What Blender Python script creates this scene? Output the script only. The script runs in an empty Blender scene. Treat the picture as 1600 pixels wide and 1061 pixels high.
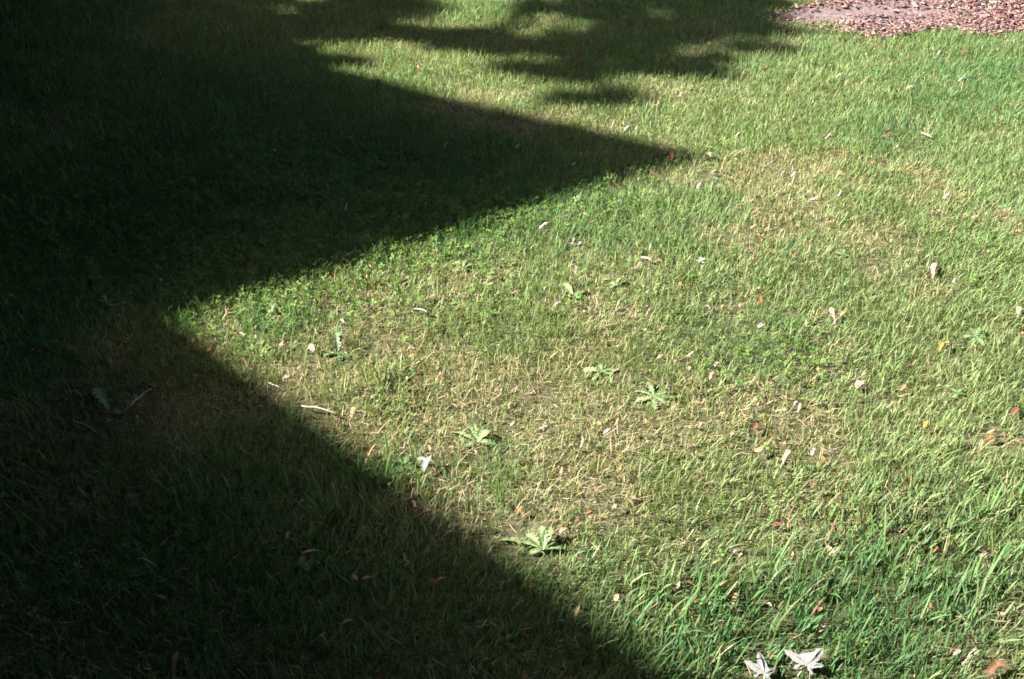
import bpy, math, random
import numpy as np
from mathutils import Vector, Matrix

# ------------------------------------------------------------------ camera, sky, sun, exposure
scene = bpy.context.scene
col = scene.collection
CAM_H, CAM_PITCH = 1.55, math.radians(34.0)
cam_data = bpy.data.cameras.new('camera')
cam_data.sensor_width = 36.0
cam_data.lens = 35.0
cam_data.clip_start = 0.05
cam_data.clip_end = 2000.0
cam = bpy.data.objects.new('camera', cam_data)
col.objects.link(cam)
cam.location = (0, 0, CAM_H)
cam.rotation_euler = (math.pi / 2 - CAM_PITCH, 0, 0)
scene.camera = cam

SUN_ELEV = math.radians(37.0)
TAN_E = math.tan(SUN_ELEV)
world = bpy.data.worlds.new('World')
scene.world = world
world.use_nodes = True
wn = world.node_tree
for n in list(wn.nodes):
    wn.nodes.remove(n)
sky_tex = wn.nodes.new('ShaderNodeTexSky')
sky_tex.sky_type = 'NISHITA'
sky_tex.sun_disc = False
sky_tex.dust_density = 4.0
sky_tex.ozone_density = 0.4
sky_tex.sun_elevation = SUN_ELEV
sky_tex.sun_rotation = math.radians(-90.0)
bg = wn.nodes.new('ShaderNodeBackground')
bg.inputs['Strength'].default_value = 0.076
wo = wn.nodes.new('ShaderNodeOutputWorld')
wn.links.new(sky_tex.outputs[0], bg.inputs[0])
wn.links.new(bg.outputs[0], wo.inputs[0])

sun_data = bpy.data.lights.new('sun', 'SUN')
sun_data.energy = 5.0
sun_data.angle = math.radians(0.53)
sun_data.color = (1.0, 0.95, 0.86)
sun = bpy.data.objects.new('sun', sun_data)
col.objects.link(sun)
sun.location = (-20, 3, 14)
# light travels towards +x and down
sun.rotation_euler = Vector((math.cos(SUN_ELEV), 0, -math.sin(SUN_ELEV))).to_track_quat('-Z', 'Y').to_euler()

scene.view_settings.view_transform = 'Standard'
scene.view_settings.look = 'None'
scene.view_settings.exposure = 2.70
scene.view_settings.gamma = 1.0
scene.view_settings.use_curve_mapping = False
scene.render.engine = 'CYCLES'
scene.cycles.max_bounces = 6
scene.cycles.diffuse_bounces = 4
scene.cycles.glossy_bounces = 2
scene.cycles.transmission_bounces = 4
scene.cycles.use_denoising = True
scene.cycles.sample_clamp_indirect = 1.0
scene.cycles.denoiser = 'OPENIMAGEDENOISE'
scene.cycles.denoising_input_passes = 'RGB_ALBEDO_NORMAL'
scene.cycles.denoising_prefilter = 'NONE'
scene.cycles.filter_width = 1.7

# ------------------------------------------------------------------ helpers
rng = np.random.default_rng(514)
random.seed(23)


def vnoise(x, y, scale, seed):
    """smooth value noise, 0..1"""
    r = np.random.default_rng(seed)
    N = 128
    tab = r.random((N, N))
    fx, fy = np.asarray(x) / scale + 57.3, np.asarray(y) / scale + 31.7
    ix, iy = np.floor(fx).astype(int), np.floor(fy).astype(int)
    tx, ty = fx - ix, fy - iy
    tx, ty = tx * tx * (3 - 2 * tx), ty * ty * (3 - 2 * ty)
    a = tab[ix % N, iy % N]; b = tab[(ix + 1) % N, iy % N]
    c = tab[ix % N, (iy + 1) % N]; d = tab[(ix + 1) % N, (iy + 1) % N]
    return (a * (1 - tx) + b * tx) * (1 - ty) + (c * (1 - tx) + d * tx) * ty


def fbm(x, y, scale, seed, octaves=3):
    v, a, s = 0, 0.5, 0
    for o in range(octaves):
        v = v + a * vnoise(x, y, scale / 2 ** o, seed + 17 * o)
        s += a
        a *= 0.55
    return v / s


def hgt(x, y):
    """height of the lawn"""
    x = np.asarray(x, float); y = np.asarray(y, float)
    fall = np.exp(-((x / 14) ** 2 + ((y - 3) / 14) ** 2))
    z = (fbm(x, y, 1.3, 3) - 0.5) * 0.05 + (vnoise(x, y, 0.16, 9) - 0.5) * 0.012
    z = z * fall
    d = np.hypot(x - 2.9, y - 6.7)
    return z + 0.10 * np.clip(1 - d / 2.2, 0, 1) ** 1.5


FPX = 1600 * 35.0 / 36.0


def at(u, v):
    """the lawn point seen at a position of the photograph"""
    t = CAM_PITCH
    px, py = (u - 800) / FPX, (530.5 - v) / FPX
    d = np.array([px, math.cos(t) + py * math.sin(t), -math.sin(t) + py * math.cos(t)])
    s = -CAM_H / d[2]
    for _ in range(3):
        s = -(CAM_H - float(hgt(d[0] * s, d[1] * s)) - 0.015) / d[2]
    return d[0] * s, d[1] * s


def to_px(x, y, z=0.0):
    t = CAM_PITCH
    zc = y * math.cos(t) - (z - CAM_H) * math.sin(t)
    yc = y * math.sin(t) + (z - CAM_H) * math.cos(t)
    zc = np.maximum(zc, 1e-3)
    return 800 + FPX * x / zc, 530.5 - FPX * yc / zc


def tag(o, label=None, category=None, group=None, kind=None):
    if label: o['label'] = label
    if category: o['category'] = category
    if group: o['group'] = group
    if kind: o['kind'] = kind
    return o


def link(o, parent=None):
    col.objects.link(o)
    if parent is not None:
        o.parent = parent
    return o


def empty(name, loc=(0, 0, 0), rz=0.0, parent=None):
    o = bpy.data.objects.new(name, None)
    o.empty_display_size = 0.05
    o.location = loc
    o.rotation_euler = (0, 0, rz)
    return link(o, parent)


def mesh_np(name, verts, tris, mat, colors=None, parent=None, smooth=True, quads=None):
    """fast mesh from arrays; colors per vertex"""
    me = bpy.data.meshes.new(name)
    verts = np.asarray(verts, np.float32)
    polys = []
    nt = 0 if tris is None else len(tris)
    nq = 0 if quads is None else len(quads)
    me.vertices.add(len(verts))
    me.vertices.foreach_set('co', verts.ravel())
    loops = []
    if nt: loops.append(np.asarray(tris, np.int32).ravel())
    if nq: loops.append(np.asarray(quads, np.int32).ravel())
    loops = np.concatenate(loops)
    me.loops.add(len(loops))
    me.loops.foreach_set('vertex_index', loops)
    starts = np.concatenate([np.arange(nt) * 3, nt * 3 + np.arange(nq) * 4]).astype(np.int32)
    me.polygons.add(nt + nq)
    me.polygons.foreach_set('loop_start', starts)
    if smooth:
        me.polygons.foreach_set('use_smooth', np.ones(nt + nq, bool))
    if colors is not None:
        at_ = me.attributes.new('Col', 'FLOAT_COLOR', 'POINT')
        c = np.ones((len(verts), 4), np.float32)
        c[:, :3] = colors
        at_.data.foreach_set('color', c.ravel())
    me.update(calc_edges=True)
    me.validate()
    me.materials.append(mat)
    o = bpy.data.objects.new(name, me)
    return link(o, parent)


class MB:
    """collects verts/faces/colours for one mesh"""
    def __init__(s):
        s.v, s.f, s.c = [], [], []

    def add(s, verts, faces, color=(0.5, 0.5, 0.5)):
        b = len(s.v)
        s.v += [tuple(p) for p in verts]
        s.f += [tuple(i + b for i in f) for f in faces]
        if isinstance(color, list):
            s.c += color
        else:
            s.c += [tuple(color)] * len(verts)

    def box(s, x0, x1, y0, y1, z0, z1, color=(0.5, 0.5, 0.5)):
        s.add([(x0, y0, z0), (x1, y0, z0), (x1, y1, z0), (x0, y1, z0), (x0, y0, z1), (x1, y0, z1), (x1, y1, z1), (x0, y1, z1)],
              [(0, 3, 2, 1), (4, 5, 6, 7), (0, 1, 5, 4), (1, 2, 6, 5), (2, 3, 7, 6), (3, 0, 4, 7)], color)

    def tube(s, pts, radii, sides=6, color=(0.3, 0.25, 0.2), wob=0.0):
        pts = [Vector(p) for p in pts]
        rings = []
        for i, p in enumerate(pts):
            a = pts[min(i + 1, len(pts) - 1)] - pts[max(i - 1, 0)]
            a.normalize()
            u = a.cross(Vector((0.3, 0.1, 1)) if abs(a.z) < 0.9 else Vector((1, 0.2, 0)))
            u.normalize()
            w = a.cross(u)
            r = radii[i]
            rings.append([p + (u * math.cos(2 * math.pi * k / sides) + w * math.sin(2 * math.pi * k / sides)) * r * (1 + wob * (random.random() - 0.5))
                          for k in range(sides)])
        v = [q for r in rings for q in r]
        f = []
        for i in range(len(rings) - 1):
            for k in range(sides):
                a, b = i * sides + k, i * sides + (k + 1) % sides
                f.append((a, b, b + sides, a + sides))
        f.append(tuple(range(sides))[::-1])
        f.append(tuple(range((len(rings) - 1) * sides, len(rings) * sides)))
        s.add(v, f, color)

    def build(s, name, mat, parent=None, smooth=False):
        me = bpy.data.meshes.new(name)
        me.from_pydata(s.v, [], s.f)
        at_ = me.attributes.new('Col', 'FLOAT_COLOR', 'POINT')
        c = np.ones((len(s.v), 4), np.float32)
        c[:, :3] = np.array(s.c, np.float32)
        at_.data.foreach_set('color', c.ravel())
        if smooth:
            me.polygons.foreach_set('use_smooth', np.ones(len(me.polygons), bool))
        me.materials.append(mat)
        return link(bpy.data.objects.new(name, me), parent)


# ------------------------------------------------------------------ materials
def leafy(name, trans=0.35, rough=0.5, spec=0.4, noise=0.25, nscale=60.0, tint=(1, 1, 1)):
    """vegetable matter: vertex colour with mottling, gloss and light passing through"""
    m = bpy.data.materials.new(name); m.use_nodes = True
    nt = m.node_tree; N = nt.nodes; L = nt.links
    p = N['Principled BSDF']; out = N['Material Output']
    a = N.new('ShaderNodeAttribute'); a.attribute_name = 'Col'
    tc = N.new('ShaderNodeTexCoord')
    nz = N.new('ShaderNodeTexNoise'); nz.inputs['Scale'].default_value = nscale; nz.inputs['Detail'].default_value = 3
    L.new(tc.outputs['Object'], nz.inputs['Vector'])
    mr = N.new('ShaderNodeMapRange')
    mr.inputs['To Min'].default_value = 1 - noise; mr.inputs['To Max'].default_value = 1 + noise
    mr.inputs['From Min'].default_value = 0.25; mr.inputs['From Max'].default_value = 0.75
    L.new(nz.outputs['Fac'], mr.inputs['Value'])
    mul = N.new('ShaderNodeVectorMath'); mul.operation = 'SCALE'
    L.new(a.outputs['Color'], mul.inputs[0]); L.new(mr.outputs[0], mul.inputs['Scale'])
    L.new(mul.outputs[0], p.inputs['Base Color'])
    p.inputs['Roughness'].default_value = rough
    p.inputs['Specular IOR Level'].default_value = spec
    if trans > 0:
        t = N.new('ShaderNodeBsdfTranslucent')
        tm = N.new('ShaderNodeVectorMath'); tm.operation = 'MULTIPLY'
        tm.inputs[1].default_value = (1.15 * tint[0], 1.2 * tint[1], 0.6 * tint[2])
        L.new(mul.outputs[0], tm.inputs[0]); L.new(tm.outputs[0], t.inputs['Color'])
        mx = N.new('ShaderNodeMixShader'); mx.inputs[0].default_value = trans
        L.new(p.outputs[0], mx.inputs[1]); L.new(t.outputs[0], mx.inputs[2])
        L.new(mx.outputs[0], out.inputs['Surface'])
    return m


def rough_mat(name, c1, c2, scale, rough=0.9, bump=0.3, c3=None, spec=0.2):
    m = bpy.data.materials.new(name); m.use_nodes = True
    nt = m.node_tree; N = nt.nodes; L = nt.links
    p = N['Principled BSDF']
    tc = N.new('ShaderNodeTexCoord')
    nz = N.new('ShaderNodeTexNoise'); nz.inputs['Scale'].default_value = scale; nz.inputs['Detail'].default_value = 8
    nz.inputs['Roughness'].default_value = 0.65
    L.new(tc.outputs['Object'], nz.inputs['Vector'])
    cr = N.new('ShaderNodeValToRGB')
    cr.color_ramp.elements[0].position = 0.32; cr.color_ramp.elements[0].color = (*c1, 1)
    cr.color_ramp.elements[1].position = 0.68; cr.color_ramp.elements[1].color = (*c2, 1)
    if c3:
        e = cr.color_ramp.elements.new(0.5); e.color = (*c3, 1)
    L.new(nz.outputs['Fac'], cr.inputs[0]); L.new(cr.outputs[0], p.inputs['Base Color'])
    p.inputs['Roughness'].default_value = rough
    p.inputs['Specular IOR Level'].default_value = spec
    bp = N.new('ShaderNodeBump'); bp.inputs['Strength'].default_value = bump; bp.inputs['Distance'].default_value = 0.02
    L.new(nz.outputs['Fac'], bp.inputs['Height']); L.new(bp.outputs[0], p.inputs['Normal'])
    return m


M_GRASS = leafy('grass_blade', 0.33, 0.5, 0.2, 0.12, 40)
M_COARSE = leafy('coarse_grass_blade', 0.30, 0.55, 0.2, 0.12, 60)
M_STRAW = leafy('dry_straw', 0.15, 0.6, 0.3, 0.2, 60)
M_CLOVER = leafy('clover_leaf', 0.30, 0.62, 0.15, 0.2, 50)
M_WEED = leafy('weed_leaf', 0.22, 0.42, 0.42, 0.22, 90)
M_LITTER = leafy('dry_leaf_litter', 0.18, 0.65, 0.2, 0.42, 160, (1.1, 1.0, 0.9))
M_PALE = leafy('pale_leaf', 0.12, 0.6, 0.2, 0.32, 140, (1, 1, 1.4))
M_CROWN = leafy('tree_leaf', 0.22, 0.45, 0.4, 0.2, 3)
M_EVERGREEN = leafy('evergreen_leaf', 0.04, 0.5, 0.3, 0.2, 3)
M_CHIP = leafy('wood_chip_surface', 0.0, 0.8, 0.2, 0.3, 50)
M_BARK = rough_mat('tree_bark', (0.045, 0.035, 0.028), (0.17, 0.14, 0.115), 9, 0.95, 0.9)
M_SOIL = rough_mat('lawn_soil', (0.026, 0.026, 0.013), (0.125, 0.098, 0.058), 45, 0.95, 0.6, (0.052, 0.055, 0.025))
M_BED = rough_mat('bare_bed_soil', (0.070, 0.050, 0.050), (0.165, 0.128, 0.130), 30, 0.95, 0.9, (0.115, 0.082, 0.083))
M_SIDING = rough_mat('grey_siding', (0.10, 0.095, 0.085), (0.15, 0.14, 0.125), 5, 0.8, 0.1)
M_ROOF = rough_mat('roof_shingle', (0.03, 0.028, 0.027), (0.075, 0.07, 0.066), 12, 0.9, 0.5)
M_TRIM = rough_mat('painted_trim', (0.55, 0.54, 0.5), (0.68, 0.67, 0.63), 6, 0.55, 0.05)
M_GLASS = bpy.data.materials.new('window_glass'); M_GLASS.use_nodes = True
_p = M_GLASS.node_tree.nodes['Principled BSDF']
_p.inputs['Base Color'].default_value = (0.02, 0.025, 0.03, 1); _p.inputs['Roughness'].default_value = 0.06

# ------------------------------------------------------------------ the ground sheet, out to the horizon
def graded(c, near, step):
    pos = [0.0]; s = step
    while pos[-1] < 900:
        pos.append(pos[-1] + s)
        if pos[-1] > near:
            s *= 1.22
    pos = np.array(pos)
    return np.concatenate([-pos[:0:-1], pos]) + c


gx, gy = graded(0, 4.2, 0.06), graded(3.2, 4.0, 0.06)
GX, GY = np.meshgrid(gx, gy)
GZ = hgt(GX, GY)
nx, ny = len(gx), len(gy)
ii = np.arange(nx * ny).reshape(ny, nx)
gq = np.stack([ii[:-1, :-1], ii[:-1, 1:], ii[1:, 1:], ii[1:, :-1]], -1).reshape(-1, 4)
ground = mesh_np('ground', np.stack([GX, GY, GZ], -1).reshape(-1, 3), None, M_SOIL, quads=gq)
tag(ground, kind='structure')

# ------------------------------------------------------------------ mulch bed outline
MULCH_PX = [(1182, 22), (1215, 30), (1262, 34), (1290, 46), (1330, 54), (1385, 60), (1425, 53), (1455, 47), (1490, 43),
            (1535, 50), (1570, 52), (1602, 46), (1640, 44)]
mulch_poly = [at(*p) for p in MULCH_PX] + [(3.9, 5.5), (4.5, 6.3), (4.4, 7.3), (3.6, 8.2), (2.5, 8.2), (1.75, 7.5), (1.55, 6.6), (1.80, 6.0)] + [at(1290, -2), at(1240, 10)]
mulch_poly = np.array(mulch_poly)


def in_poly(x, y, poly):
    x = np.asarray(x); y = np.asarray(y)
    r = np.zeros(x.shape, bool)
    j = len(poly) - 1
    for i in range(len(poly)):
        xi, yi = poly[i]; xj, yj = poly[j]
        c = ((yi > y) != (yj > y)) & (x < (xj - xi) * (y - yi) / (yj - yi + 1e-12) + xi)
        r ^= c
        j = i
    return r


# ------------------------------------------------------------------ the house whose gables shade the lawn
HX = -8.0                                        # plane of the front rake edges


def zshade(x):                                   # height at HX that shades the lawn up to x
    return (x - HX) * TAN_E


PEAK_A = (3.52, zshade(0.77)); VAL = (2.385, zshade(-0.93)); FAR_A = (5.07, zshade(-1.63)); B_PT = (1.17, zshade(0.36))
sA1 = (PEAK_A[1] - VAL[1]) / (PEAK_A[0] - VAL[0])
sA2 = (PEAK_A[1] - FAR_A[1]) / (FAR_A[0] - PEAK_A[0])
sB = (B_PT[1] - VAL[1]) / (VAL[0] - B_PT[0])
house = empty('house', (-11, 2, 0))
tag(house, 'grey sided house with two steep front gables beyond the shaded side of the lawn', 'house')
HO = Vector((-11, 2, 0))


def hb(mb, name, mat, parent=house, smooth=False):
    mb.v = [tuple(Vector(p) - HO) for p in mb.v]
    o = mb.build(name, mat, parent, smooth)
    return o


def gable(y_pk, z_pk, y0, s0, y1, s1, x_back, name):
    """roof slabs and front wall of a gable facing +x; its upper rake edges lie in the plane HX"""
    z0, z1 = z_pk - s0 * (y_pk - y0), z_pk - s1 * (y1 - y_pk)
    t = 0.16
    r = MB()
    for ya, za, yb, zb in ((y0, z0, y_pk, z_pk), (y_pk, z_pk, y1, z1)):
        r.add([(HX, ya, za), (HX, yb, zb), (x_back, yb, zb), (x_back, ya, za),
               (HX, ya, za - t), (HX, yb, zb - t), (x_back, yb, zb - t), (x_back, ya, za - t)],
              [(0, 1, 2, 3), (7, 6, 5, 4), (0, 4, 5, 1), (1, 5, 6, 2), (2, 6, 7, 3), (3, 7, 4, 0)])
    hb(r, 'roof', M_ROOF)
    w = MB()
    a, b = y0 + 0.35, y1 - 0.35
    zw = lambda y: (z_pk - s0 * (y_pk - y) if y < y_pk else z_pk - s1 * (y - y_pk)) - t - 0.02
    prof = [(a, -0.3), (b, -0.3), (b, zw(b)), (y_pk, zw(y_pk)), (a, zw(a))]
    xf, xb = HX - 0.4, x_back
    n = len(prof)
    w.add([(xf, y, z) for y, z in prof] + [(xb, y, z) for y, z in prof],
          [tuple(range(n)), tuple(range(n, 2 * n))[::-1]] + [(i, i + n, (i + 1) % n + n, (i + 1) % n) for i in range(n)])
    hb(w, 'wall', M_SIDING)
    return xf


yA1 = 6.1
xf = gable(PEAK_A[0], PEAK_A[1], 2.30, sA1, yA1, sA2, -13.0, 'gable')
yB = -2.6
gable(yB, B_PT[1] + sB * (B_PT[0] - yB), -7.4, sB, 2.52, sB, -13.0, 'gable')
mb = MB()
mb.box(-18, -12.9, -8.0, 9.5, -0.3, 3.6)
hb(mb, 'main_wall', M_SIDING)
mb = MB()
for xa, xb2 in ((-18.4, -15.5), (-15.5, -12.6)):
    za, zb = (3.5, 6.6) if xa < -16 else (6.6, 3.5)
    mb.add([(xa, -8.4, za), (xb2, -8.4, zb), (xb2, 9.9, zb), (xa, 9.9, za), (xa, -8.4, za + .16), (xb2, -8.4, zb + .16), (xb2, 9.9, zb + .16), (xa, 9.9, za + .16)],
           [(0, 3, 2, 1), (4, 5, 6, 7), (0, 1, 5, 4), (1, 2, 6, 5), (2, 3, 7, 6), (3, 0, 4, 7)])
hb(mb, 'main_roof', M_ROOF)
for (y0, y1, z0, z1) in ((3.0, 4.1, 1.0, 2.5), (4.4, 5.3, 1.0, 2.5), (-0.5, 0.9, 0.9, 2.4), (-4.4, -3.0, 0.9, 2.4), (-3.1, -2.1, 3.6, 4.9)):
    f = MB(); fw = 0.1
    f.box(xf, xf + .05, y0 - fw, y1 + fw, z1, z1 + fw); f.box(xf, xf + .07, y0 - fw - .04, y1 + fw + .04, z0 - fw, z0)
    f.box(xf, xf + .05, y0 - fw, y0, z0, z1); f.box(xf, xf + .05, y1, y1 + fw, z0, z1)
    f.box(xf, xf + .04, (y0 + y1) / 2 - .02, (y0 + y1) / 2 + .02, z0, z1)
    wfr = hb(f, 'window', M_TRIM)
    g = MB(); g.box(xf, xf + .02, y0, y1, z0, z1)
    hb(g, 'pane', M_GLASS, wfr)
d = MB(); d.box(xf, xf + .05, 1.15, 2.05, 0.1, 2.15)
door = hb(d, 'door', M_TRIM)

# ------------------------------------------------------------------ trees
def leaf_cloud(P, size, rngl, base, spread=0.35, droop=0.3):
    """folded leaf-sized faces at points P; returns verts, tris, colours"""
    n = len(P)
    a = rngl.normal(size=(n, 3)); a[:, 2] -= droop; a /= np.linalg.norm(a, axis=1)[:, None]
    b = rngl.normal(size=(n, 3)); b -= a * (a * b).sum(1)[:, None]; b /= np.linalg.norm(b, axis=1)[:, None]
    nrm = np.cross(a, b)
    s = size * rngl.uniform(0.6, 1.3, n)[:, None]
    v0 = P; v1 = P + a * s * 0.5 + b * s * 0.33 + nrm * s * 0.08; v2 = P + a * s; v3 = P + a * s * 0.5 - b * s * 0.33 + nrm * s * 0.08
    V = np.stack([v0, v1, v2, v3], 1).reshape(-1, 3)
    i = np.arange(n)[:, None] * 4
    T = np.concatenate([i + [0, 1, 2], i + [0, 2, 3]], 0)
    k = rngl.uniform(1 - spread, 1 + spread, n)
    hue = rngl.uniform(-1, 1, n)
    C = np.array(base)[None] * k[:, None] * np.stack([1 + 0.2 * hue, np.ones(n), 1 - 0.2 * hue], 1)
    return V, T, np.repeat(C, 4, 0)


def blob_points(c, r, n, rngl):
    p = rngl.normal(size=(n, 3)); p /= np.linalg.norm(p, axis=1)[:, None]
    return np.array(c) + p * np.array(r) * (rngl.random(n) ** 0.45)[:, None]


def shadow_xy(P):
    return P[:, 0] + P[:, 2] / TAN_E, P[:, 1]


def make_tree(name, base, trunk_h, trunk_r, clumps, n_leaf, leaf, base_col, label, seed, keep=None, sub=0.32, per=110):
    """clumps: list of (centre, radii, weight)"""
    r = np.random.default_rng(seed); random.seed(seed)
    root = empty(name, base)
    tag(root, label, 'tree')
    B = np.array(base)
    t = MB()
    top = B + [0, 0, trunk_h]
    hs = np.linspace(0, 1, 9)
    t.tube([B + [0.10 * math.sin(3 * h + seed), 0.10 * math.cos(2 * h + seed) - .1, trunk_h * h - 0.15] - B for h in hs],
           [trunk_r * (1 + 0.9 * math.exp(-h * 14)) * (1 - 0.35 * h) for h in hs], 14, wob=0.12)
    t.build('trunk', M_BARK, root, True)
    pts = []
    for c, rad, w in clumps:
        c = np.array(c, float)
        lb = MB()
        st = B + [0, 0, trunk_h * random.uniform(0.75, 0.98)]
        mid = st * 0.5 + c * 0.5 + np.array([0, 0, 0.12 * np.linalg.norm(c - st)])
        path = [st, st * .7 + mid * .3 + r.normal(size=3) * .08, mid + r.normal(size=3) * .12, mid * .5 + c * .5 + r.normal(size=3) * .12, c]
        path = [p - B for p in path]
        R = trunk_r * 0.36
        lb.tube(path, [R, R * .8, R * .55, R * .32, R * .1], 7, wob=.15)
        for k in range(3):
            e = c + r.normal(size=3) * np.array(rad) * 0.55 - B
            lb.tube([path[3], path[3] * .4 + e * .6 + r.normal(size=3) * .05, e], [R * .28, R * .16, R * .05], 5)
        if keep is None or keep(np.array(path) + B).all():
            lb.build('limb', M_BARK, root, True)
        n = int(n_leaf * w)
        nsub = max(4, int(n / per))
        subs = blob_points(c, rad, nsub, r)
        for q in subs:
            pts.append(blob_points(q, np.array(rad) * sub, max(8, n // nsub), r))
    P = np.concatenate(pts)
    if keep is not None:
        P = P[keep(P)]
    V, T, C = leaf_cloud(P - B, leaf, r, base_col)
    cr = mesh_np('crown', V, T, M_CROWN, C, root, smooth=False)
    return root


def off_lit(P):
    """true where a leaf's shadow misses the part of the lawn that stands in the sun"""
    sx, sy = shadow_xy(P)
    bad = (sx > -3.6) & (sx < 3.6) & (sy > 0.4) & (sy < 7.2)
    return ~bad


r0 = np.random.default_rng(77)
cl = []
for k in range(26):
    a = r0.uniform(0, 2 * math.pi); d = r0.uniform(0.5, 6.3)
    cl.append(((2.9 + d * math.cos(a), 6.7 + d * math.sin(a) * 1.15, r0.uniform(4.6, 10.5)), (1.7, 1.7, 1.1), 1 / 26))
make_tree('shade_tree', (2.9, 6.75, 0.08), 4.2, 0.32, cl, 12000, 0.19, (0.055, 0.10, 0.022),
          'broad maple tree rising from the mulch bed', 5, off_lit)
cl = []  # added unseen tree; its crown blocks sky light over the near lawn
for k in range(24):
    a = r0.uniform(0, 2 * math.pi); d = r0.uniform(0.3, 5.5)
    cl.append(((-1.2 + d * math.cos(a), -3.4 + d * math.sin(a), r0.uniform(4.2, 9.5)), (1.7, 1.7, 1.1), 1 / 24))
make_tree('shade_tree', (-0.6, -3.6, 0.0), 4.0, 0.30, cl, 26000, 0.19, (0.05, 0.095, 0.022),
          'added maple tree blocking sky behind the photographer', 6, off_lit)
cl = []  # added unseen leaf layer, shaped to darken the left by blocking sky
for x_ in np.arange(-9.2, 0.9, 1.05):
    for y_ in np.arange(-3.4, 9.2, 1.15):
        xx, yy = x_ + r0.uniform(-.4, .4), y_ + r0.uniform(-.4, .4)
        cl.append(((xx, yy, max((3.75 - xx) * TAN_E, 2.6) + .75 + r0.uniform(0, .7)), (1.05, 1.05, .65), 1 / 110))
make_tree('shade_tree', (-5.3, 9.2, 0.0), 6.5, 0.36, cl, 62000, 0.255, (0.05, 0.095, 0.022),
          'added maple canopy blocking sky over the shaded side of the lawn', 7, off_lit)
for k, (x_, y_, lb) in enumerate(((13.5, 3.0, 'added sky-blocking tree beyond the sunny side of the lawn'),  # added trees out of view, there to block low sky
                                  (8.0, 12.5, 'added sky-blocking tree far behind the mulch bed'), (1.5, 15.0, 'added sky-blocking tree straight ahead past the lawn'),
                                  (-4.5, 15.5, 'added sky-blocking tree past the dark far corner'), (6.5, -5.5, 'added sky-blocking tree behind the photographer on the sunny side'), (3.2, -3.2, 'nearest bushy tree at the photographer\'s back'), (7.5, -1.2, 'added sky-blocking tree beyond the near right corner of the lawn'))):
    cl = []
    for q in range(14):
        a = r0.uniform(0, 2 * math.pi); d = r0.uniform(.2, 2.4)
        cl.append(((x_ + d * math.cos(a), y_ + d * math.sin(a), r0.uniform(1.2, 6.6)), (1.3, 1.3, 1.0), 1 / 14))
    make_tree('sky_blocker_tree', (x_, y_, 0.0), 3.0, 0.2, cl, 11000, 0.26, (0.05, 0.095, 0.022), lb, 20 + k, off_lit)
# the tall tree beyond the corner of the house; its lower boughs dapple the far lawn
TREE_X = -7.6
cl = []


def bough(u, v, rx, ry, w, dx=0.0):
    """bough of the far tree whose shade reaches a place on the lawn"""
    x, y = at(u, v)
    X = TREE_X + dx
    z = (x - X) * TAN_E
    cl.append(((X, y, z), (0.22, ry, rx * TAN_E), w))


for a in ((770, 66, .22, .10, .03), (880, 76, .30, .16, .05), (980, 66, .30, .18, .05), (1070, 48, .28, .16, .04), (1140, 40, .22, .12, .03), (935, 112, .20, .09, .014),
          (950, 148, .14, .055, .006), (1035, 104, .18, .07, .009), (1110, 92, .16, .06, .006), (1190, 74, .14, .05, .004), (860, 104, .14, .06, .007),
          (650, 50, .26, .09, .035), (540, 46, .30, .13, .05), (440, 30, .3, .16, .05), (350, 50, .3, .14, .05), (380, 95, .2, .1, .02), (470, 92, .22, .08, .012), (300, 8, .5, .3, .08), (150, 10, .6, .4, .08), (590, 12, .25, .16, .05),
          (930, 10, .30, .12, .04), (1120, 2, .3, .12, .03), (1185, 22, .16, .08, .012), (385, 70, .25, .12, .03), (760, -22, .4, .16, .05), (640, -30, .4, .2, .05), (1000, -30, .4, .2, .05)):
    bough(*a, dx=r0.uniform(-.4, .4))
for k in range(22):
    x, y = r0.uniform(-5.5, 1.8), r0.uniform(6.6, 10.5)
    X = TREE_X + r0.uniform(-2.0, 1.5)
    cl.append(((X, y, (x - X) * TAN_E), (1.0, 1.0, 0.9), 0.05))
make_tree('tall_tree', (TREE_X - 0.5, 10.8, 0), 6.5, 0.34, cl, 19000, 0.12, (0.05, 0.10, 0.022),
          'tall leafy tree beyond the house that dapples the far lawn', 8, None, .22, 42)

# ------------------------------------------------------------------ added evergreen shrubs out of view, blocking sky from inside the house shade
def in_house_shade(P, m=0.24):
    """true for points that already stand in the shade of the two gables (or of the tall tree)"""
    sx, y = P[:, 0] + P[:, 2] / TAN_E, P[:, 1]
    lim = np.where(y > 2.4, 0.69 - np.abs(y - 3.52) * 1.49, -0.97 + (2.4 - y) * 1.02)
    lim = np.where(y > 5.0, -1.45, lim)
    return sx < lim - m


def out_of_view(P, m=0.17):
    """true for points outside the camera view, so the shrubs stay unseen"""
    zc = P[:, 1] * math.cos(CAM_PITCH) + (CAM_H - P[:, 2]) * math.sin(CAM_PITCH)
    yc = P[:, 1] * math.sin(CAM_PITCH) - (CAM_H - P[:, 2]) * math.cos(CAM_PITCH)
    k = 18.0 / 35.0
    inside = (zc > 0) & (np.abs(P[:, 0]) < k * zc + m) & (np.abs(yc) < k * 679 / 1024 * zc + m)
    near = np.linalg.norm(P - np.array([0, 0, CAM_H]), axis=1) < 0.75
    return ~inside & ~near


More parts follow.
